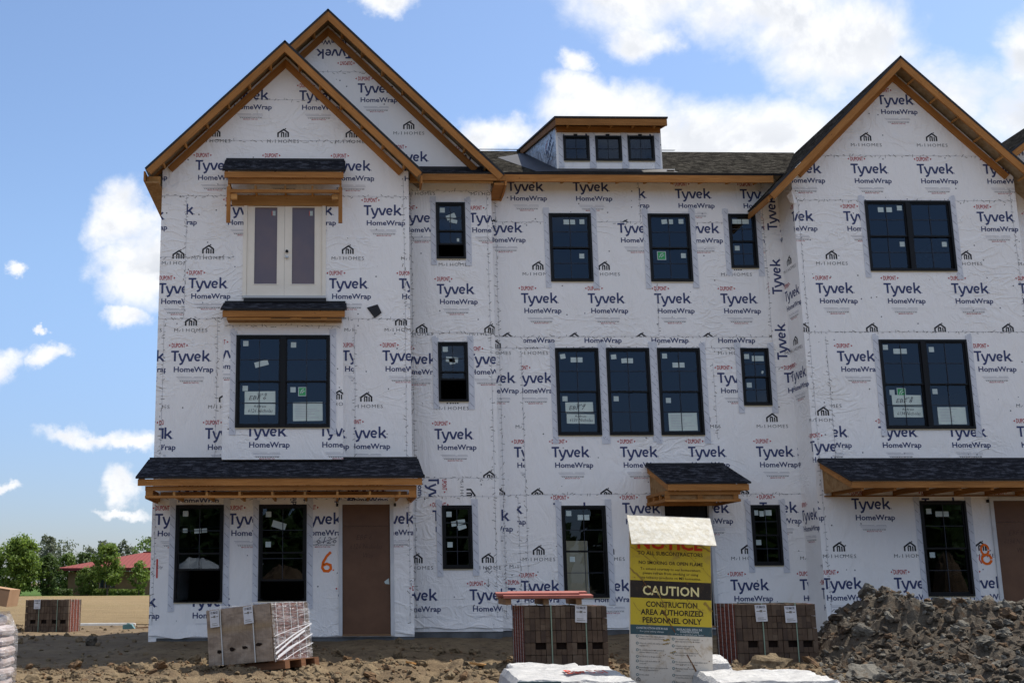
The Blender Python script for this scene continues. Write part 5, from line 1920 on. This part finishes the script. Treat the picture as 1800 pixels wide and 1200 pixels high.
# ------------------------------------------------------------------ white wrapped bundles on the ground
def m_sheet():
    m, t, b = mat('white_plastic_sheet', (.78, .78, .80), .38, .4)
    p = geo(t)
    n = t.noise(t.scale(p, (1, 2.2, 2)), 3.5, 6, .6, 1.6)
    c = t.mix(t.smooth(n, .35, .7), (.40, .40, .40), (.50, .495, .485))
    c = t.mix(t.math('MULTIPLY', t.smooth(t.noise(p, 11, 5, .7), .58, .78), .45), c, (.42, .36, .28))
    t.l.new(c, b.inputs['Base Color'])
    bump(t, b, n, .8, .06)
    return m


M['sheet'] = m_sheet()


def bundle(loc, rz, L, Dp, Ht, label, seed, red=None, name='wrapped_bundle', folds=True):
    root = thing(name, label, 'wrapped bundle', loc, 'white wrapped bundles on the ground')
    root.rotation_euler = (0, 0, rz)
    mb = MB()
    nx, ny = 30, 16
    def H(a, b):
        u, v = a/nx, b/ny
        x, y = -L/2 + L*u, -Dp/2 + Dp*v
        e = min(u, 1-u)*L; g = min(v, 1-v)*Dp
        Hv = Ht*(1 + .30*v)
        h = Hv*min(1, (e/.09))**.6 if e < .09 else Hv
        h = min(h, Hv*min(1, g/.07)**.6 if g < .07 else Hv)
        n = noise.fractal(Vector((x*2.2, y*3.5, seed)), .9, 2, 4)*.034 + abs(noise.noise(Vector((x*3, y*1.5, seed + 4))))*.02
        return (x + .02*noise.noise(Vector((y*4, u, seed))), y + .02*noise.noise(Vector((x*4, v, seed))), max(0, h + n*(1 if h > .03 else 0)))
    for i in range(nx):
        for j in range(ny):
            mb.poly([H(i, j), H(i+1, j), H(i+1, j+1), H(i, j+1)], 'sheet')
    mb.build('sheet_cover', root, local=True, smooth=True)
    if red:
        mb = MB()
        for tx, x0, x1, cap, off in red:
            for t in fit_text(tx, x0, x1, -.20, cap*2.6, off): mb.poly([(p[0], p[1], Ht*(1.15 + .3*p[1]/Dp) + .03) for p in t], 'signred')
        mb.build('lettering', root, local=True)
    return root


bz = gz
bundle((3.0, -8.55, -.30), .0, 1.62, 1.55, .235, 'white wrapped bundle with faded red lettering lying left of the sign', 3, [('Bag', -.02, .23, .13, .03), ('SSI', .26, .50, .13, .0)])
mb = MB(); mb.box(2.25, 2.78, -9.33, -9.315, -.22, -.06, 'signteal'); o = mb.build('blue_tarp_strip', None); tag(o, 'dark blue strip hanging on the near side of the left bundle', 'strip')
bundle((2.95, -7.35, -.28), .02, 1.15, .6, .23, 'smaller white wrapped bundle showing just behind the lettered one', 8)
bundle((5.55, -8.55, -.30), -.03, 1.65, 1.3, .20, 'long white wrapped bundle lying right of the sign', 12)
bundle((5.02, -7.45, -.28), .0, .95, .5, .31, 'white wrapped bundle close behind the right side of the sign', 17)
lone_rock(3.93, -7.6, .16, 14, 'pale lump of rubble tucked behind the left edge of the sign', 'greyclay', (.8, .9, 1.3))

# ------------------------------------------------------------------ bags and cardboard at the left edge
M['bag'] = m_varied('bag_paper', (.46, .37, .33), (.56, .49, .46), 6, .4, .4, 9, .5, .03)
BG = thing('bag_pallet', 'plastic wrapped stack of pale bags at the left edge', 'bag stack', (-4.62, -8.0, -.32))
M['clearwrap'] = M['film']
for k in range(8):
    mb = MB()
    nx, ny = 14, 14
    z0 = .06 + k*.132
    rr2 = random.Random(50 + k)
    ox, oy = rr2.uniform(-.02, .02), rr2.uniform(-.02, .02)
    bw = .40 if k < 6 else (.37 if k == 6 else .30)
    def BP(a, b, s):
        th, ph = 2*math.pi*a/nx, b/6
        c_, s_ = math.cos(th), math.sin(th)
        e = .35
        x = bw*math.copysign(abs(c_)**e, c_); y = .38*math.copysign(abs(s_)**e, s_)
        prof = [(0.0, -.06), (.85, -.064), (.97, -.04), (1.0, 0), (.97, .04), (.85, .064), (0, .07)][b]
        n = 1 + .03*noise.noise(Vector((x*5, y*5, k*2 + b)))
        return (ox + x*prof[0]*n, oy + y*prof[0]*n, z0 + prof[1] + .012*noise.noise(Vector((x*6, y*6, k))))
    for a in range(nx):
        for b in range(6):
            if b in (0,): mb.poly([BP(a, b+1, 0), BP(a+1, b+1, 0), (ox, oy, z0 - .06)], 'bag')
            elif b == 5: mb.poly([BP(a, b, 0), BP(a+1, b, 0), (ox, oy, z0 + .07)], 'bag')
            else: mb.poly([BP(a, b, 0), BP(a+1, b, 0), BP(a+1, b+1, 0), BP(a, b+1, 0)], 'bag')
    recalc(mb.build('bag', BG, local=True, smooth=True))
mb = MB()
for i in range(16):
    for j in range(12):
        def q(a, b):
            th = 2*math.pi*a/16
            c_, s_ = math.cos(th), math.sin(th)
            e = .3; f = 1.06 - (.0 if b < 10 else (b - 9)*.09)
            x = .40*math.copysign(abs(c_)**e, c_)*f; y = .38*math.copysign(abs(s_)**e, s_)*f
            w_ = .008*noise.noise(Vector((x*7, y*7, b*.9)))
            return (x*(1 + w_*2), y*(1 + w_*2), b*1.10/12)
        mb.poly([q(i, j), q(i+1, j), q(i+1, j+1), q(i, j+1)], 'film')
mb.build('film_wrap', BG, local=True)
M['card'] = m_varied('cardboard', (.36, .225, .135), (.30, .18, .105), 3, .8, .1)
mb = MB()
mb.box(-.55, .19, -.3, .3, 0, .22, 'card')
mb.box(-.552, .192, -.302, -.3, .2, .224, 'greywood')
cb = mb.build('cardboard_box', None)
cb.location = (-4.42, -8.0, .87); cb.rotation_euler = (0, math.radians(9), .03)
tag(cb, 'brown cardboard box tipped on top of the bag stack at the left edge', 'box')

# ------------------------------------------------------------------ odds and ends by the field
M['whiteboard'] = m_varied('white_pvc', (.78, .78, .76), (.68, .68, .66), 4, .45, .4)
mb = MB(); mb.box(-1.0, 1.0, -.08, .08, 0, .06, 'whiteboard'); mb.box(-.95, .95, -.06, .06, .062, .075, 'whiteboard')
o = mb.build('white_plank', None); o.location = (-7.3, 14.8, gz(-7.3, 14.8) + .02); o.rotation_euler = (0, 0, .05)
tag(o, 'long white plank lying along the edge of the dry field', 'plank')
M['teal'] = m_varied('teal_plastic', (.10, .22, .21), (.07, .15, .15), 5, .4, .4)
mb = MB()
P = [(-.17, -.12, 0), (.2, -.12, 0), (.2, .12, 0), (-.17, .12, 0)]; Q = [(-.17, -.1, .13), (.08, -.1, .15), (.08, .1, .15), (-.17, .1, .13)]
mb.poly(Q, 'teal')
for i in range(4):
    j = (i+1) % 4
    mb.poly([P[i], P[j], Q[j], Q[i]], 'teal')
mb.box(-.06, .02, -.03, .03, .145, .18, 'teal')
o = recalc(mb.build('teal_container', None)); o.location = (-6.1, 12.4, gz(-6.1, 12.4)); tag(o, 'small teal plastic container on the shaded ground near the house corner', 'container')
mb = MB(); mb.box(-.6, .6, -.05, .05, 0, .04, 'greywood'); o = mb.build('plank', None); o.location = (-5.4, 12.7, gz(-5.4, 12.7) + .02); o.rotation_euler = (0, -.05, .2); tag(o, 'grey weathered plank beside the teal container', 'plank')
for k, (x, y, L, rz, lb) in enumerate(((2.35, -4.9, .35, .3, 'pale wood offcut on the soil left of the middle brick pallet'), (1.2, -5.6, .18, 1.1, 'small flat stone chip on the sunlit clods before the recess'))):
    mb = MB(); mb.box(-L/2, L/2, -.05, .05, 0, .025, 'woodpale'); o = mb.build('wood_offcut', None)
    o.location = (x, y, gz(x, y) + .03); o.rotation_euler = (.1, .15, rz); tag(o, lb, 'offcut')

# ------------------------------------------------------------------ red roofed building behind the field
M['redroof'] = None


def m_metalroof():
    m, t, b = mat('red_metal_roof', (.42, .075, .06), .6, .15)
    p = tco(t, 'UV')
    wv = t.new('ShaderNodeTexWave')
    wv.wave_type = 'BANDS'; wv.bands_direction = 'X'
    t.l.new(p, wv.inputs['Vector']); wv.inputs['Scale'].default_value = .65
    t.l.new(t.mix(t.smooth(wv.outputs[1], .8, .95), (.21, .055, .042), (.155, .038, .030)), b.inputs['Base Color'])
    return m


M['redroof'] = m_metalroof()
M['tanwall'] = m_varied('tan_brick_wall', (.30, .21, .12), (.25, .17, .10), 1.5, .85, .1)
M['redwall'] = m_varied('red_brick_wall', (.16, .06, .045), (.12, .045, .035), 1.5, .85, .1)
M['rooftrim'] = mat('dark_red_trim', (.10, .012, .015), .5, .3)[0]
M['farglass'] = mat('far_window', (.03, .045, .06), .15, .5)[0]
FB = thing('low_building', 'low tan brick building with a red metal hip roof beyond the dry field', 'building', (-20, 118, -.3))
bx0, bx1, by0, by1 = -30.0, -4, 112.8, 128
mb = MB(); mb.box(bx0, -17.8, by0, by1, -.3, 2.3, 'tanwall'); mb.box(-17.8, bx1, by0 + .3, by1, -.3, 2.3, 'redwall'); mb.build('wall', FB)
ex0, ex1, ey0, ey1, ez = -31.1, -2.8, 111.6, 129.2, 2.72
rz0 = 4.62
A, B, C_, D_ = (ex0, ey0, ez), (ex1, ey0, ez), (ex1, ey1, ez), (ex0, ey1, ez)
R1, R2 = (-22.8, 120.4, rz0), (-11, 120.4, rz0)
mb = MB()
mb.poly([A, B, R2, R1], 'redroof', [(0, 0), (28, 0), (20, 9), (8, 9)]); mb.poly([B, C_, R2], 'redroof'); mb.poly([C_, D_, R1, R2], 'redroof'); mb.poly([D_, A, R1], 'redroof', [(0, 0), (17, 0), (9, 9)])
mb.build('roof', FB)
mb = MB(); mb.box(ex0, ex1, ey0 - .04, ey0, ez - .28, ez + .01, 'rooftrim'); mb.box(ex0, ex0 + .04, ey0, ey1, ez - .28, ez + .01, 'rooftrim'); mb.box(ex0, ex1, ey0, by0 - .01, ez - .30, ez - .285, 'rooftrim'); mb.build('fascia', FB)
mb = MB(); mb.box(R1[0], R2[0], 120.3, 120.5, rz0 - .02, rz0 + .12, 'rooftrim'); mb.build('ridge_cap', FB)
for x in (-20.6, -20.2):
    mb = MB(); mb.box(x, x + .16, 116.5, 116.7, 3.6, 4.35, 'whitetrim'); mb.box(x - .06, x + .22, 116.44, 116.76, 4.35, 4.45, 'whitetrim'); mb.build('roof_vent', FB)
for i in range(6):
    x = -28.2 + i*.62
    mb = MB(); mb.box(x, x + .42, by0 - .05, by0 - .01, .55, 1.5, 'farglass'); mb.box(x - .05, x, by0 - .06, by0 - .01, .5, 1.55, 'whitetrim'); mb.build('window', FB)

NB = thing('neighbour_house', 'beige house wall glimpsed through the tall ground floor window of the middle townhouse', 'house', (9, 30, -.3))
M['beige'] = m_varied('beige_siding', (.42, .37, .28), (.38, .33, .25), 2, .8, .1)
mb = MB(); mb.box(6, 13, 28, 36, -.4, 3.4, 'beige'); mb.build('wall', NB)
mb = MB()
mb.poly([(5.6, 27.6, 3.4), (13.4, 27.6, 3.4), (13.4, 32, 5.2), (5.6, 32, 5.2)], 'shgrey'); mb.poly([(5.6, 36.4, 3.4), (5.6, 32, 5.2), (13.4, 32, 5.2), (13.4, 36.4, 3.4)], 'shgrey')
mb.build('roof', NB)
mb = MB(); mb.box(8.3, 9.0, 27.95, 27.99, .55, 1.35, 'farglass'); mb.build('window', NB)

# ------------------------------------------------------------------ trees, shrubs, mast
M['bark'] = m_varied('bark', (.075, .055, .04), (.11, .085, .065), 5, .9, .1)
M['leafbright'] = m_leaf('leaf_bright', (.085, .14, .02), (.14, .205, .036))
M['leafmid'] = m_leaf('leaf_mid', (.075, .125, .022), (.115, .17, .035))
M['leafdark'] = m_leaf('leaf_dark', (.042, .075, .018), (.07, .11, .028))
M['leafgrey'] = m_leaf('leaf_grey', (.085, .105, .065), (.12, .14, .085))


def tree(loc, h, wd, shape, seed, lf, label, leaf=.30, n=1500, trunk=.18, bare=.12, group=None, name='tree', cat='tree', dens=1.0):
    rn = random.Random(seed)
    root = thing(name, label, cat, loc, group)
    mb = MB()
    def limb(a, b, r0, r1, sides=7):
        a, b = Vector(a), Vector(b)
        d = (b-a).normalized(); s = d.orthogonal().normalized(); u = d.cross(s)
        for i in range(sides):
            t0, t1 = 2*math.pi*i/sides, 2*math.pi*(i+1)/sides
            mb.poly([a + (s*math.cos(t0) + u*math.sin(t0))*r0, a + (s*math.cos(t1) + u*math.sin(t1))*r0,
                     b + (s*math.cos(t1) + u*math.sin(t1))*r1, b + (s*math.cos(t0) + u*math.sin(t0))*r1], 'bark')
    hb = h*bare
    limb((0, 0, -.2), (.03*h*.3, 0, hb + h*.15), trunk, trunk*.75); limb((.03*h*.3, 0, hb + h*.15), (0, .05, h*.8), trunk*.75, trunk*.15)
    tips = []
    for i in range(9):
        z = rn.uniform(hb + h*.05, h*.65); a = rn.uniform(0, 6.28); L = wd*.5*rn.uniform(.5, .85)
        t = (L*math.cos(a), L*math.sin(a), z + h*rn.uniform(.1, .25)); tips.append(t)
        limb((0, 0, z), t, trunk*.4, trunk*.08, 5)
    mb.build('trunk', root, local=True)
    mb = MB()
    clumps = []
    nc = int(120*dens)
    for i in range(nc):
        t = rn.random()
        if shape == 'egg': r = math.sin(math.pi*min(1, (t*.92 + .06))**.8)**.5
        elif shape == 'cone': r = (1 - t)**.8*.95 + .08
        elif shape == 'fan': r = .25 + .75*math.sin(math.pi*(t*.75 + .22)) if t > .1 else .3
        else: r = math.sqrt(max(.05, 1 - (2*t - 1)**2))
        a = rn.uniform(0, 6.28); q = math.sqrt(rn.random())*rn.uniform(.75, 1.12)
        z = hb + (h - hb)*(t*.9 + .04)
        clumps.append((wd/2*r*q*math.cos(a), wd/2*r*q*math.sin(a), z, rn.uniform(.55, 1.3)*wd*.115))
    n = int(n*1.5)
    per = max(6, n//nc)
    for (cx, cy, cz, cr) in clumps:
        for k_ in range(per):
            v = Vector((rn.gauss(0, 1), rn.gauss(0, 1), rn.gauss(0, .8)))
            v = v.normalized()*cr*abs(rn.gauss(.8, .3))
            p = Vector((cx, cy, cz)) + v
            nrm = (v.normalized() + Vector((rn.gauss(0, .6), rn.gauss(0, .6), rn.gauss(.3, .6)))).normalized()
            s = nrm.orthogonal().normalized()
            s = Matrix.Rotation(rn.uniform(0, 6.28), 3, nrm) @ s
            u = nrm.cross(s)
            z_ = leaf*1.25*rn.uniform(.5, 1.15)
            mb.poly([p - s*z_*.5, p - u*z_*.28, p + s*z_*.5, p + u*z_*.28], lf)
    mb.build('crown', root, local=True)
    return root


g0 = lambda y: -.32
tree((-34.4, 108.5, -.32), 6.7, 4.9, 'egg', 1, 'leafbright', 'big rounded bright green tree left of the red roofed building', .34, 5200, .2, .10)
tree((-31.7, 110.5, -.32), 4.7, 2.7, 'egg', 2, 'leafdark', 'dark rounded tree touching the left end of the red roofed building', .30, 1800, .14, .08)
tree((-34.4, 121, -.32), 7.4, 2.9, 'fan', 3, 'leafgrey', 'tall sparse grey green tree rising behind the big rounded tree', .32, 700, .16, .3, None, 'tree', 'tree', .6)
tree((-24.75, 108.7, -.32), 5.7, 3.5, 'egg', 4, 'leafbright', 'rounded bright green tree standing in front of the red roof', .30, 2900, .10, .2)
tree((-27.2, 109.5, -.32), 3.1, 2.6, 'egg', 5, 'leafmid', 'low bushy tree left of the one before the red roof', .28, 1400, .08, .1)
tree((-21.35, 108.9, -.32), 3.75, 2.4, 'egg', 6, 'leafbright', 'small spreading tree beside the corner of the end townhouse', .28, 900, .07, .18, None, 'tree', 'tree', .7)
tree((-37.6, 110, -.32), 5.4, 2.6, 'egg', 7, 'leafdark', 'dark tree cut by the left edge of the picture', .32, 1800, .16, .06)
tree((-36.6, 106.9, -.32), 2.0, 2.5, 'egg', 8, 'leafbright', 'low yellow green shrub at the foot of the dark tree', .25, 900, .05, .05, None, 'shrub', 'shrub')
tree((-30.2, 123, -.32), 5.2, 3.4, 'egg', 9, 'leafdark', 'dark leafy tree behind the left end of the red roof', .34, 1500, .14, .1)
tree((-32.8, 125, -.32), 5.3, 3.0, 'egg', 31, 'leafmid', 'mid green tree between the sparse tree and the red roof', .34, 1500, .14, .1)
tree((-28.5, 131, -.32), 4.0, 4.0, 'egg', 32, 'leafbright', 'light green treetop showing over the left slope of the red roof', .34, 1500, .14, .1)
far = [(-58, 235, 11.2, 8), (-53.5, 240, 9.4, 6.5), (-50, 238, 10.6, 4.4), (-46.5, 243, 10.9, 4.6), (-43.5, 236, 9.2, 6.0), (-40, 240, 11.4, 4.6), (-36.5, 242, 10.2, 5), (-63, 238, 10, 8), (-30, 170, 8.6, 6.5), (-27.0, 175, 7.2, 4), (-68, 240, 11, 8), (-33, 240, 9.0, 6)]
for i, (x, y, h, wd) in enumerate(far):
    tree((x, y, -.3), h, wd, 'fan' if i in (2, 3, 5, 9) else 'egg', 60 + i, 'leafgrey' if y > 200 else 'leafmid', 'grey green tree in the distant wood behind the red roof' if y > 200 else ('leafy tree rising between the red roof and the house corner' if i == 8 else 'thin pale tree under the radio mast'), .6 if y > 200 else .4, 700, .22, .25 if i in (2, 3, 5) else .1, 'trees of the distant wood' if y > 200 else None)
for i, (x, wd, h, lb) in enumerate(((-30.6, 3.4, .75, 'clipped dark hedge below the dark tree at the building'), (-26.2, 3.6, .7, 'clipped hedge under the row of building windows'), (-22.6, 3.4, .65, 'clipped hedge behind the trunk of the bright tree'))):
    rn = random.Random(90 + i)
    mb = MB()
    for q in range(900):
        p = Vector((rn.uniform(-wd/2, wd/2), rn.uniform(-.5, .5), rn.uniform(.0, h)))
        nrm = Vector((rn.gauss(0, 1), rn.gauss(-.5, 1), rn.gauss(.5, 1))).normalized(); s = nrm.orthogonal().normalized(); u = nrm.cross(s)
        mb.poly([p - s*.13, p - u*.08, p + s*.13, p + u*.08], 'leafdark' if i == 0 else 'leafmid')
    o = mb.build('hedge', None); o.location = (x, 110.3, -.3); tag(o, lb, 'hedge')
MS = thing('radio_mast', 'slim grey radio mast above the treetops by the house corner', 'mast', (-34.4, 215, 0))
M['mast'] = mat('mast_grey', (.16, .18, .20), .6, .3)[0]
mb = MB(); mb.box(-34.55, -34.25, 214.85, 215.15, -.3, 14.6, 'mast'); mb.build('pole', MS)
for z in (12.7, 14.0):
    mb = MB(); mb.box(-35.4, -33.4, 214.9, 215.1, z, z + .12, 'mast'); mb.build('arm', MS)
    for x in (-35.4, -34.75, -34.0, -33.5): 
        mb = MB(); mb.box(x, x + .16, 214.8, 214.9, z - .4, z + .7, 'mast'); mb.build('antenna', MS)

# ------------------------------------------------------------------ the side the camera stands on: wood and heaps that the window panes reflect
rn = random.Random(77)
mb = MB()
for i in range(70):
    cx, cy = -75 + i*2.3 + rn.uniform(-1, 1), -62 + rn.uniform(-4, 4)
    hh = rn.uniform(6.5, 9.0)
    for q in range(330):
        t = rn.random()
        r = 2.2*math.sin(math.pi*(t*.9 + .08))
        a = rn.uniform(0, 6.28)
        p = Vector((cx + r*math.cos(a)*rn.uniform(.5, 1), cy + r*math.sin(a)*rn.uniform(.5, 1), -.4 + hh*t))
        nrm = Vector((rn.gauss(0, 1), rn.gauss(.4, 1), rn.gauss(.3, 1))).normalized(); s = nrm.orthogonal().normalized(); u = nrm.cross(s)
        z_ = rn.uniform(.5, 1.1)
        mb.poly([p - s*z_, p - u*z_*.6, p + s*z_, p + u*z_*.6], 'leafdark')
tag(mb.build('wood', None), 'far wood of dark trees on the side facing the house fronts', 'wood', kind='stuff')


def heap(loc, r, h, m, label, seed):
    mb = MB()
    N_, K = 28, 10
    def q(a, b):
        th = 2*math.pi*a/N_; t = b/K
        rr_ = r*t*(1 + .08*noise.noise(Vector((math.cos(th)*2, math.sin(th)*2, seed))))
        return (rr_*math.cos(th), rr_*math.sin(th), h*(1 - t**2.4)*(1 + .12*noise.noise(Vector((a*.6, b*.6, seed)))) - .05)
    for a in range(N_):
        for b in range(K):
            P = [q(a, b), q(a, b+1), q(a+1, b+1), q(a+1, b)]
            mb.poly(P if b else P[1:] if False else [q(0, 0), q(a, 1), q(a+1, 1)], m) if b == 0 else mb.poly(P, m)
    o = recalc(mb.build('heap', None)); o.location = loc
    tag(o, label, 'heap', kind='stuff')


heap((-6.7, -38, -.5), 2.65, 2.75, 'whiteboard', 'white sheeted heap across from the house fronts', 2)
heap((-2.5, -38.5, -.5), 1.8, 2.46, 'brownclay', 'brown soil heap across from the house fronts', 5)
heap((32.7, -40, -.5), 1.1, 2.9, 'brownclay', 'tall brown soil heap across from the right house', 8)
